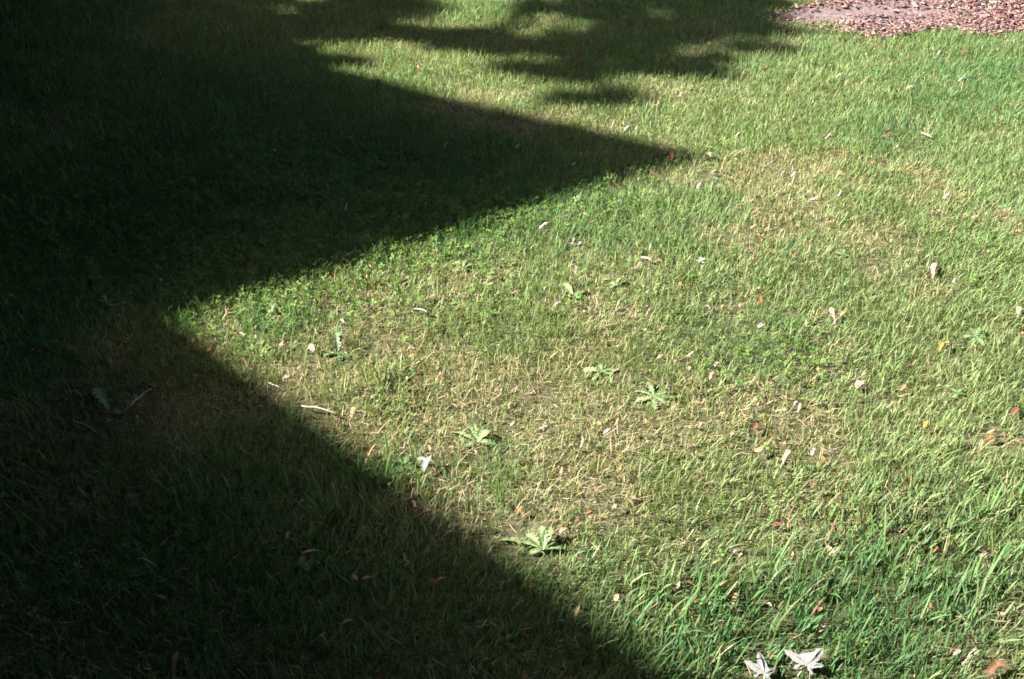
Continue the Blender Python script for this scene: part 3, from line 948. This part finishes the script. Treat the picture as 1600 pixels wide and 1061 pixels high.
 ('twig', 1290, 217, 1304, 207, 3, CREAM, 'cream twig left of the brown crumpled leaf'),
 ('twig', 1416, 266, 1437, 256, 2.4, YEL, 'yellowish twig below the brown crumpled leaf'),
 ('leaf', 1104, 241, 1114, 253, 9, TAN, 'tan leaf right beside the gable shadow tip'),
 ('scrap', 1268, 313, 1281, 306, 8, WHITE, 'pale scrap lower left of the pair in the straw patch'),
 ('scrap', 1308, 308, 1315, 299, 6, WHITE, 'white scrap right one in the straw patch'),
 ('scrap', 1236, 276, 1246, 271, 6, WHITE, 'white dot-like scrap in the straw patch past the shadow tip'),
 ('scrap', 1219, 274, 1227, 268, 6, GREY, 'greyish scrap left of the white dot-like scrap'),
 ('scrap', 1088, 296, 1096, 288, 7, WHITE, 'white scrap below the gable shadow tip'),
 ('scrap', 1112, 271, 1120, 266, 6, CREAM, 'cream scrap right below the shadow tip'),
 ('scrap', 1149, 216, 1157, 208, 6, WHITE, 'white scrap above and right of the shadow tip'),
 ('scrap', 1061, 151, 1069, 146, 5, WHITE, 'white fleck at the edge of the tree shade, upper middle'),
 ('leaf', 1024, 170, 1030, 157, 7, TAN, 'tan leaf in sun above the gable shadow slope'),
 ('scrap', 974, 206, 983, 199, 7, WHITE, 'white scrap on the sunlit strip along the gable shadow'),
 ('slip', 1048, 252, 1052, 232, 6, ORANGE, 'orange-brown stem standing in the shadow tip'),
 ('scrap', 1306, 122, 1317, 118, 5, WHITE, 'white scrap in front of the mulch bed'),
 ('leaf', 1415, 141, 1432, 136, 6, PINK, 'pale pinkish leaf between mulch bed and brown crumpled leaf'),
 ('scrap', 1497, 127, 1511, 121, 6, WHITE, 'pale scrap on grass in front of the bed, right part'),
 ('scrap', 1464, 86, 1472, 80, 5, WHITE, 'white fleck just in front of the mulch bed'),
 ('leaf', 1500, 90, 1520, 82, 8, BROWN, 'brown leaf in grass near the mulch bed edge'),
 ('leaf', 1554, 172, 1564, 178, 7, BROWN, 'brown leaf near the right edge, upper lawn'),
 # inside the gable shadow
 ('leaf', 805, 234, 817, 227, 8, TAN, 'tan leaf in the middle of the gable shadow'),
 ('samara', 900, 254, 889, 262, 5, WHITE, 'white maple key in the gable shadow near its tip'),
 ('slip', 748, 246, 758, 255, 4, WHITE, 'white arched slip in the gable shadow, left of the tan leaf'),
 ('leaf', 695, 237, 701, 225, 6, TAN, 'tan leaf leftmost of those in the gable shadow middle'),
 ('scrap', 749, 285, 758, 281, 4, PINK, 'pink fleck below the white arched slip in the gable shadow'),
 ('slip', 541, 332, 544, 318, 5, CREAM, 'cream curled slip in the gable shadow, left part'),
 ('scrap', 533, 314, 542, 310, 4, CREAM, 'cream fleck above the cream curled slip'),
 ('leaf', 588, 136, 598, 125, 8, BROWN, 'brown leaf at the sunlit wedge below the tree shade'),
 ('leaf', 650, 110, 664, 104, 7, BROWN, 'dark brown leaf inside the sunlit wedge'),
 ('leaf', 587, 47, 600, 41, 7, RED, 'reddish leaf in the dark tree shade at the top'),
 ('scrap', 810, 44, 820, 38, 5, PINK, 'pinkish fleck between shade bands at the top'),
 ('leaf', 902, 152, 910, 145, 6, ORANGE, 'orange leaf at the lower fringe of the tree shade'),
 ('scrap', 952, 152, 960, 147, 5, ORANGE, 'orange fleck right of the orange leaf at the shade fringe'),
 ('leaf', 933, 95, 946, 90, 6, RED, 'reddish leaf inside the tree shade, upper middle'),
 ('slip', 905, 92, 907, 76, 4, BROWN, 'brown stem standing in the tree shade, upper middle'),
]
for it in LITTER:
    litter(*it)

# two fallen maple leaves, white undersides up
def maple_leaf(u, v, tip_u, tip_v, label, lobes, seed):
    r = random.Random(seed)
    p, L, az, s = seg(u, v, tip_u, tip_v)
    p = p + Vector((0, 0, .029))
    L = L * .84
    # outline: lobes (angle, length) with deep sinuses between
    pts = []
    n = len(lobes)
    for i, (a, l) in enumerate(lobes):
        a = math.radians(a)
        R = l * L
        def P(rr, aa): return (rr * math.cos(aa), rr * math.sin(aa))
        wd = .25
        pts += [P(R * .50, a - .42), P(R * .60, a - wd * 1.2), P(R * .66, a - wd * .8), P(R * .80, a - wd * .85), P(R, a), P(R * .82, a + wd * .7), P(R * .68, a + wd * .85), P(R * .57, a + wd * 1.3)]
        if i < n - 1:
            a2 = math.radians(lobes[i + 1][0]); am = (a + a2) / 2
            pts.append(P(.245 * L * (l + lobes[i + 1][1]), am))
    mb = MB()
    v = [(0, 0, 0)]; c = [(.15, .155, .145)]
    for x, y in pts:
        d = math.hypot(x, y) / L
        v.append((x, y, .04 * L * d * d + .012 * L * math.sin(4 * math.atan2(y, x)) + r.uniform(-1, 1) * .010 * L))
        f = r.uniform(.94, 1.05)
        tipm = max(0.0, d - .72) * 1.6
        c.append((.165 * f * (1 - .15 * tipm), .168 * f * (1 - .35 * tipm), .166 * f * (1 - .6 * tipm)))
    m = len(pts)
    v2 = []; c2 = []
    for k in range(1, m + 1):                      # inner ring for a slight vein ridge
        x, y, z = v[k]
        v2.append((x * .5, y * .5, z * .3 + .004 * (1 if k % 9 == 5 else 0))); c2.append(c[k])
    v += v2; c += c2
    faces = []
    for k in range(1, m):
        faces.append((0, m + k, m + k + 1)); faces.append((m + k, k, k + 1, m + k + 1))
    mb.add(v, faces, c)
    o = mb.build("maple_leaf", M_PALE, None, False)
    o.location = p
    o.rotation_euler = (.06, -.10, az)
    tag(o, label, 'leaf', 'fallen maple leaves')
    st = MB()
    st.tube([(0, 0, 0), (-.18 * L, .03 * L, -.004), (-.5 * L, .01 * L, -.012)], [.0016, .0012, .001], 6, (.45, .40, .28))
    st.build('stalk', M_LITTER, o, True)
    for q in np.linspace(-.3, 1, 6):
        for w in (-.5, 0, .5):
            CLEAR.append((p.x + math.cos(az) * L * q - math.sin(az) * L * w, p.y + math.sin(az) * L * q + math.cos(az) * L * w, .024, .48))
    return o


maple_leaf(1259, 1046, 1288, 1018, 'right and larger one of two white maple leaves lying at the bottom edge', [(-115, .42), (-48, .62), (0, 1.0), (98, .95), (152, .55)], 3)
maple_leaf(1193, 1060, 1181, 1023, 'left one of two white maple leaves lying at the bottom edge', [(-150, .4), (-72, .5), (0, 1.0), (50, .95), (105, .55)], 4)

# ------------------------------------------------------------------ mulch bed
def bed_points(n, box, r):
    x = r.uniform(box[0], box[1], n); y = r.uniform(box[2], box[3], n)
    wob = (fbm(x, y, .22, 61) - .5) * .22 + r.normal(0, .045, n)
    k = in_poly(x + wob, y + wob * .6, mulch_poly)
    return x[k], y[k]


bx = np.arange(1.0, 5.0, .045); by = np.arange(4.7, 8.5, .045)
BX, BY = np.meshgrid(bx, by)
wob = (fbm(BX, BY, .22, 61) - .5) * .22
inside = in_poly(BX + wob, BY + wob * .6, mulch_poly)
BZ = hgt(BX, BY) + .004 + (fbm(BX, BY, .12, 63) - .35) * .016
idx = np.arange(BX.size).reshape(BX.shape)
fm = inside[:-1, :-1] & inside[1:, :-1] & inside[:-1, 1:] & inside[1:, 1:]
bq = np.stack([idx[:-1, :-1][fm], idx[:-1, 1:][fm], idx[1:, 1:][fm], idx[1:, :-1][fm]], -1)
bed = mesh_np('mulch_bed', np.stack([BX, BY, BZ], -1).reshape(-1, 3), None, M_BED, quads=bq)
tag(bed, 'purplish brown mulch bed around the tree at the upper right', kind='structure')


def chips(x, y, r, lmin, lmax, zoff):
    """irregular wood flakes: 8 verts, 6 quads each"""
    n = len(x)
    L = r.uniform(lmin, lmax, n); W = L * r.uniform(.18, .45, n); H = W * r.uniform(.15, .4, n)
    az = r.uniform(0, 2 * np.pi, n); tl = r.normal(0, .22, n); rl = r.normal(0, .35, n)
    base = np.array([[-1, -1, -1], [1, -1, -1], [1, 1, -1], [-1, 1, -1], [-1, -1, 1], [1, -1, 1], [1, 1, 1], [-1, 1, 1]], float) * .5
    V = base[None] * np.stack([L, W, H], 1)[:, None]
    V *= r.uniform(.7, 1.25, (n, 8, 3))
    ca, sa, ct, st_, cr_, sr = np.cos(az), np.sin(az), np.cos(tl), np.sin(tl), np.cos(rl), np.sin(rl)
    X, Y, Z = V[..., 0], V[..., 1], V[..., 2]
    Y, Z = Y * cr_[:, None] - Z * sr[:, None], Y * sr[:, None] + Z * cr_[:, None]
    X, Z = X * ct[:, None] - Z * st_[:, None], X * st_[:, None] + Z * ct[:, None]
    X, Y = X * ca[:, None] - Y * sa[:, None], X * sa[:, None] + Y * ca[:, None]
    V = np.stack([X, Y, Z], -1)
    Q = np.array([[0, 3, 2, 1], [4, 5, 6, 7], [0, 1, 5, 4], [1, 2, 6, 5], [2, 3, 7, 6], [3, 0, 4, 7]])
    z = hgt(x, y) + .004 + (fbm(x, y, .12, 63) - .35) * .016 + zoff
    P = np.stack([x, y, z], -1)
    pal = np.array([(.23, .112, .100), (.15, .074, .074), (.27, .165, .14), (.22, .155, .158), (.36, .25, .17), (.09, .055, .058), (.22, .11, .09), (.42, .32, .24)])
    w = np.array([.22, .20, .12, .20, .04, .13, .08, .02]); w /= w.sum()
    c = pal[r.choice(len(pal), n, p=w)] * r.uniform(.5, 1.1, n)[:, None]
    return V, P, Q, c


rm = np.random.default_rng(91)
x, y = bed_points(3000, (1.0, 4.6, 5.9, 8.3), rm)
x2, y2 = bed_points(22000, (1.0, 3.2, 4.75, 5.9), rm)
x, y = np.concatenate([x, x2]), np.concatenate([y, y2])
# the bare, trampled soil shows through to the left of the bed
cx, cy = at(1385, 18)
bare = np.exp(-(((x - cx) / .50) ** 2 + ((y - cy) / .26) ** 2)) + .55 * np.exp(-(((x - at(1240, 22)[0]) / .3) ** 2 + ((y - at(1240, 22)[1]) / .2) ** 2))
k = rm.random(len(x)) > bare * .97
x, y = x[k], y[k]
V, P, Q, c = chips(x, y, rm, .008, .030, rm.uniform(0, .014, len(x)))
VV = (V + P[:, None]).reshape(-1, 3)
QQ = (Q[None] + np.arange(len(x))[:, None, None] * 8).reshape(-1, 4)
mul = mesh_np('mulch', VV, None, M_CHIP, np.repeat(c, 8, 0), bed, smooth=False, quads=QQ)
tag(mul, kind='stuff')
# the largest chips one can tell apart
x, y = bed_points(330, (1.1, 3.0, 4.9, 5.9), rm)
V, P, Q, c = chips(x, y, rm, .030, .048, rm.uniform(.008, .018, len(x)))
for i in range(min(90, len(x))):
    mb = MB(); mb.add(V[i], [tuple(q) for q in Q], tuple(c[i]))
    o = mb.build('wood_chip', M_CHIP, bed); o.location = P[i]

# ------------------------------------------------------------------ the grass
def view_mask(x, y, m=0.0):
    u, v = to_px(x, y)
    zc = np.asarray(y) * math.cos(CAM_PITCH) + CAM_H * math.sin(CAM_PITCH)
    mm = m * FPX / np.maximum(zc, .3)
    return (u > -mm - 25) & (u < 1600 + mm + 25) & (v > -25 - mm * .5) & (v < 1061 + 60 + mm) & (zc > .3)


def patch(x, y, plist):
    """soft patches of the lawn: (u, v, rx, ry, strength)"""
    o = np.zeros(np.shape(x))
    for u, v, rx, ry, s in plist:
        cx, cy = at(u, v)
        o = o + s * np.exp(-(((x - cx) / rx) ** 2 + ((y - cy) / ry) ** 2))
    return o


DRY = [(690, 410, .28, .10, .35), (470, 520, .2, .12, .3), (780, 470, .55, .30, .42), (560, 490, .28, .18, .3), (900, 560, .5, .2, .2), (760, 600, .30, .16, .5), (860, 640, .35, .16, .5), (1200, 270, .45, .25, .7), (1040, 395, .22, .14, .6), (1450, 340, .5, .18, .55), (650, 490, .16, .14, .6),
       (620, 560, .10, .12, .5), (850, 175, .35, .22, .45), (260, 640, .16, .09, .9), (130, 770, .12, .10, .7), (720, 780, .25, .10, .35), (980, 800, .30, .12, .3),
       (1010, 545, .25, .08, .4), (1150, 640, .12, .1, .3), (480, 620, .18, .10, .5), (640, 830, .22, .14, .5), (280, 820, .2, .1, .4), (1480, 90, .1, .08, .7),
       (1090, 90, .25, .12, .35), (1190, 70, .2, .1, .4), (1300, 830, .10, .06, .3), (1560, 1000, .1, .08, .5)]
LUSH_AND_SHADE = [(820, 250, .5, .25, .35), (1570, 520, .35, .8, .35), (1450, 870, .38, .30, .9), (1200, 1000, .35, .15, .8), (1520, 230, .6, .5, .5), (1400, 110, .8, .25, .4), (1200, 560, .20, .16, .5), (440, 490, .25, .15, .5),
        (450, 800, .35, .3, .5), (560, 300, .9, .6, .95), (250, 350, .9, .7, .8), (200, 120, 1.2, .8, .6), (1250, 180, .5, .2, .3), (250, 920, .5, .3, .6), (600, 950, .4, .2, .6)]  # patches lying in the shadows paint the green tint of shade into the blades
COARSE = [(1430, 850, .30, .22, 1.0), (1340, 960, .25, .14, 1.0), (1180, 985, .28, .12, 1.1), (1540, 760, .2, .2, .7), (1040, 1000, .15, .12, .8), (600, 600, .13, .12, .9),
          (470, 760, .3, .2, .6), (560, 790, .15, .12, .6), (300, 930, .4, .25, .4), (1440, 560, .25, .16, .35), (700, 880, .25, .15, .3), (560, 440, .16, .06, .7), (640, 395, .2, .05, .5),
          (320, 500, .12, .05, .6), (800, 170, .5, .12, .25)]
CLOVER = [(500, 300, .8, .5, 1.0), (300, 400, .5, .35, .9), (420, 480, .25, .10, 1.0), (620, 410, .22, .08, .9), (760, 340, .25, .12, .7), (1180, 560, .16, .12, .7), (850, 310, .3, .15, .5),
          (1330, 560, .12, .1, .4), (1130, 480, .2, .12, .4), (900, 330, .3, .08, .5), (380, 540, .08, .05, .9), (120, 260, .8, .5, .6)]
cl_arr = np.array(CLEAR)


def clear_factor(x, y):
    f = np.ones(len(x))
    for cx, cy, r, h in cl_arr:
        k = np.nonzero((np.abs(x - cx) < r) & (np.abs(y - cy) < r))[0]
        if len(k):
            kk = k[(x[k] - cx) ** 2 + (y[k] - cy) ** 2 < r * r]
            f[kk] = np.minimum(f[kk], h)
    return f


def off_bed(x, y):
    wob = (fbm(x, y, .22, 61) - .5) * .22 + np.random.default_rng(5).normal(0, .06, len(x))
    return ~in_poly(x + wob, y + wob * .6, mulch_poly)


def strips(P, L, W, az, th0, bend, face, c0, c1, sect, zb=-.004):
    """blades as bent strips. sect: list of (t, width factor); the last is the tip"""
    n = len(L)
    ts = [s[0] for s in sect]
    pos = np.stack([P[:, 0], P[:, 1], hgt(P[:, 0], P[:, 1]) + zb], -1)
    wd = np.stack([-np.sin(face), np.cos(face), np.zeros(n)], -1)
    V = []; C = []
    tp = 0
    for t, wf in sect:
        dt = t - tp
        if dt > 0:
            th = th0 + bend * (tp + t) * .5
            step = (L * dt)[:, None] * np.stack([np.sin(th) * np.cos(az), np.sin(th) * np.sin(az), np.cos(th)], -1)
            pos = pos + step
            g = hgt(pos[:, 0], pos[:, 1]) + .002
            pos[:, 2] = np.maximum(pos[:, 2], g)
        tp = t
        c = c0 * (1 - t) + c1 * t
        if wf > 0:
            o = wd * (W * wf * .5)[:, None]
            V += [pos - o, pos + o]; C += [c, c]
        else:
            V += [pos]; C += [c]
    nv = len(V)
    V = np.stack(V, 1).reshape(-1, 3); C = np.stack(C, 1).reshape(-1, 3)
    i = np.arange(n)[:, None] * nv
    T = []
    ns = len(sect)
    for s in range(ns - 1):
        a = 2 * s
        if sect[s + 1][1] > 0:
            T += [i + [a, a + 1, a + 3], i + [a, a + 3, a + 2]]
        else:
            T += [i + [a, a + 1, a + 2]]
    return V, np.concatenate(T, 0), C


def scatter(n_per, box, r, mask=None):
    n = int(n_per * (box[1] - box[0]) * (box[3] - box[2]))
    x = r.uniform(box[0], box[1], n); y = r.uniform(box[2], box[3], n)
    if mask is not None:
        k = mask(x, y); x, y = x[k], y[k]
    return x, y


VIS = (-3.6, 3.6, 0.85, 6.3)
in_view = lambda x, y: view_mask(x, y, .14) & off_bed(x, y)
near_view = lambda x, y: (~view_mask(x, y, .14)) & off_bed(x, y) & (x < 5.5)
rg = np.random.default_rng(2023)


def lawn_maps(x, y):
    dry = np.clip((fbm(x, y, .55, 101) - .5) * 1.8 + .05 + (fbm(x, y, .13, 107) - .5) * 2.3 + patch(x, y, DRY) - .75 * patch(x, y, LUSH_AND_SHADE), 0, 1)
    blue = np.clip(.25 + (fbm(x, y, .8, 131) - .5) * 1.2 + .7 * patch(x, y, LUSH_AND_SHADE), 0, 1)
    lenm = .45 + .55 * fbm(x, y, .32, 151) + .62 * fbm(x, y, .085, 157) + .30 * np.clip(patch(x, y, COARSE), 0, 1) - .22 * dry
    return dry, blue, lenm


def blade_colors(x, y, dry, blue, r, straw_p):
    n = len(x)
    g_y = np.array([.168, .226, .086]); g_m = np.array([.100, .186, .062]); g_b = np.array([.048, .150, .050])  # deep green g_b also stands in for the tint of shaded turf
    st = np.array([.36, .305, .19]); st2 = np.array([.235, .17, .105])
    q = np.clip(blue + r.normal(0, .25, n), 0, 1)[:, None]
    c = np.where(q < .5, g_y * (1 - 2 * q) + g_m * 2 * q, g_m * (2 - 2 * q) + g_b * (2 * q - 1))
    isd = r.random(n) < straw_p
    mixd = np.clip(r.beta(1.2, 3, n) * .8 * (dry + .25), 0, .7)[:, None]
    c = c * (1 - mixd) + st * mixd
    ss = r.random((n, 1))
    c[isd] = (st * (1 - ss) + st2 * ss)[isd]
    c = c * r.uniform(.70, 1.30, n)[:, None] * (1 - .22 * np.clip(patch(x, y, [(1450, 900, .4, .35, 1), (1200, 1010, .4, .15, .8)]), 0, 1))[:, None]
    return c, isd


def fine_grass(x, y, r, wmul=1.0, lmul=1.0):
    dry, blue, lenm = lawn_maps(x, y)
    bare = np.clip((fbm(x, y, .16, 163) - .61) * 5, 0, .72) * np.clip(dry * 1.6, .25, 1)
    k = r.random(len(x)) < (1 - .22 * dry) * (1 - bare)
    x, y, dry, blue, lenm = x[k], y[k], dry[k], blue[k], lenm[k]
    n = len(x)
    cf = clear_factor(x, y)
    L = np.clip(r.gamma(6, .0050, n), .010, .065) * lenm * lmul * cf
    W = r.uniform(.0012, .0025, n) * wmul * (1 + .09 * np.clip(y - 1.5, 0, 4.5))
    flow = 2 * np.pi * fbm(x, y, .5, 171) * 2
    az = np.where(r.random(n) < .35, flow + r.normal(0, .9, n), r.uniform(0, 2 * np.pi, n))
    th0 = np.abs(r.normal(.18, .2, n)) + .25 * (1 - cf); bend = r.normal(.55, .45, n)
    face = az + r.normal(0, .9, n)
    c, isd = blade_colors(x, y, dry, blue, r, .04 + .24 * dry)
    th0[isd] += r.uniform(.1, .7, isd.sum())
    c0 = c * .8 + np.array([.20, .18, .075]) * (.05 + .16 * dry)[:, None]
    return strips(np.stack([x, y], -1), L, W, az, th0, bend, face, c0, c * 1.05, [(0, .75), (.55, 1.0), (1, 0)])


x, y = scatter(31000, VIS, rg, in_view)
k = rg.random(len(x)) < np.clip(1.34 - .12 * y, .62, 1)          # farther turf needs fewer, slightly wider blades
x, y = x[k], y[k]
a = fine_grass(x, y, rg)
x, y = scatter(800, (-6, 5.5, -1.2, 9), rg, near_view)
b = fine_grass(x, y, rg, 3.2, 1.2)
V = np.concatenate([a[0], b[0]]); T = np.concatenate([a[1], b[1] + len(a[0])]); C = np.concatenate([a[2], b[2]])
o = mesh_np('lawn_grass', V, T, M_GRASS, C)
tag(o, 'short fine lawn grass covering the ground', 'grass', kind='stuff')

# broad long blades, thick in the near right of the lawn
x, y = scatter(900, VIS, rg, in_view)
dens = np.clip(.05 + patch(x, y, COARSE) * .8 + (fbm(x, y, .25, 191) - .52) * .5, .02, 1)
k = rg.random(len(x)) < dens
rep_ = rg.integers(2, 9, k.sum())
tx, ty = np.repeat(x[k], rep_), np.repeat(y[k], rep_)
x, y = tx + rg.normal(0, .009, len(tx)), ty + rg.normal(0, .009, len(tx)); n = len(x)
dry, blue, lenm = lawn_maps(x, y)
cf = clear_factor(x, y)
big = np.clip(patch(x, y, COARSE), 0, 1)
L = np.clip(rg.gamma(6, .0085, n), .02, .12) * (.65 + .45 * big) * (.3 + .7 * cf)
W = rg.uniform(.0026, .0049, n) * (.75 + .35 * big)
lean_right = np.clip(patch(x, y, [(1430, 850, .4, .3, 1), (1180, 985, .35, .2, 1)]), 0, 1)
az = np.where(rg.random(n) < lean_right * .45, rg.normal(.5, .6, n), np.arctan2(y - ty, x - tx) + rg.normal(0, .6, n))
th0 = np.abs(rg.normal(.16, .16, n)); bend = np.abs(rg.normal(.45, .4, n))
face = az + rg.normal(0, .7, n)
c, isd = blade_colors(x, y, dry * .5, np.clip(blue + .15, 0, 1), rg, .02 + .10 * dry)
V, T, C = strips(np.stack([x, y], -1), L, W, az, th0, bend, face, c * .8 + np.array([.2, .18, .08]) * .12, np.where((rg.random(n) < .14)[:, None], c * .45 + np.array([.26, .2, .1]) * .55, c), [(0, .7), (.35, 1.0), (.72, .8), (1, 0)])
o = mesh_np('coarse_grass', V, T, M_COARSE, C)
tag(o, 'longer broad grass blades standing among the lawn', 'grass', kind='stuff')

# dead straw lying in the turf
x, y = scatter(8000, VIS, rg, in_view)
dry, blue, lenm = lawn_maps(x, y)
k = rg.random(len(x)) < np.clip(.05 + .5 * dry ** 1.3, 0, 1)
x, y, dry = x[k], y[k], dry[k]; n = len(x)
L = rg.uniform(.010, .045, n); W = rg.uniform(.0009, .0020, n)
az = rg.uniform(0, 2 * np.pi, n); th0 = rg.uniform(1.0, 1.62, n); bend = rg.normal(.1, .4, n)
ss = rg.random((n, 1))
c = (np.array([.34, .275, .155]) * (1 - ss) + np.array([.20, .14, .08]) * ss) * rg.uniform(.6, 1.25, (n, 1))
pk = rg.random(n) < .15
c[pk] = np.array([.30, .225, .17]) * rg.uniform(.7, 1.2, (pk.sum(), 1))
V, T, C = strips(np.stack([x, y], -1), L, W, az, th0, bend, az + rg.normal(0, .8, n), c, c, [(0, .8), (.5, 1.0), (1, 0)], rg.uniform(.002, .022, n))
o = mesh_np('dead_straw', V, T, M_STRAW, C)
tag(o, 'tan dead straw lying among the grass', 'straw', kind='stuff')

# crumbs of dead leaves and seed wings caught in the turf
x, y = scatter(420, VIS, rg, in_view)
k = rg.random(len(x)) < np.clip(.25 + (fbm(x, y, .2, 221) - .5) * 2.4 + .4 * patch(x, y, DRY), .03, 1)
x, y = x[k], y[k]; n = len(x)
P = np.stack([x, y, hgt(x, y) + rg.uniform(.008, .026, n)], -1)
V, T, C = leaf_cloud(P, .013, rg, (.22, .145, .085), .5, -.3)
tone = np.array([(1, 1, 1), (1.25, 1.3, 1.4), (.55, .5, .45), (.9, .65, .5), (1.1, 1.0, 1.15)])[rg.integers(0, 5, n)]
o = mesh_np('leaf_crumbs', V, T, M_LITTER, C * np.repeat(tone, 4, 0), smooth=False)
tag(o, 'tiny tan and brown crumbs of dead leaves caught in the grass', 'leaf litter', kind='stuff')

# small-leaved ground cover
x, y = scatter(7500, VIS, rg, in_view)
k = rg.random(len(x)) < np.clip(patch(x, y, CLOVER) * .5 + (fbm(x, y, .22, 211) - .55) * .9, 0, 1)
x, y = x[k], y[k]; n = len(x)
cf = clear_factor(x, y)
H = rg.uniform(.012, .036, n) * cf; R = rg.uniform(.0035, .0075, n)
ctr = np.stack([x, y, hgt(x, y) + H], -1)
Vs, Ts, Cs = [], [], []
rot = rg.uniform(0, 2 * np.pi, n)
tlt = rg.normal(0, .4, (n, 2))
colr = np.array([.074, .142, .030]) * rg.uniform(.7, 1.35, (n, 1)) * np.stack([1 + rg.uniform(-.15, .4, n), np.ones(n), np.ones(n)], -1)
base = 0
for j in range(3):
    a = rot + j * 2.094
    ring = []
    for (rr, off) in ((0.1, 0), (.95, -.48), (1.5, -.25), (1.5, .25), (.95, .48)):
        px, py = rr * np.cos(a + off), rr * np.sin(a + off)
        z = px * tlt[:, 0] + py * tlt[:, 1] + .12 * rr
        ring.append(ctr + np.stack([px, py, z], -1) * R[:, None])
    Vv = np.stack(ring, 1).reshape(-1, 3)
    i = np.arange(n)[:, None] * 5 + base
    Ts += [i + [0, 1, 2], i + [0, 2, 3], i + [0, 3, 4]]
    Vs.append(Vv); Cs.append(np.repeat(colr * rg.uniform(.9, 1.1, (n, 1)), 5, 0)); base += n * 5
o = mesh_np('clover', np.concatenate(Vs), np.concatenate(Ts), M_CLOVER, np.concatenate(Cs))
tag(o, 'small-leaved green ground cover mixed into the lawn', 'ground cover', kind='stuff')
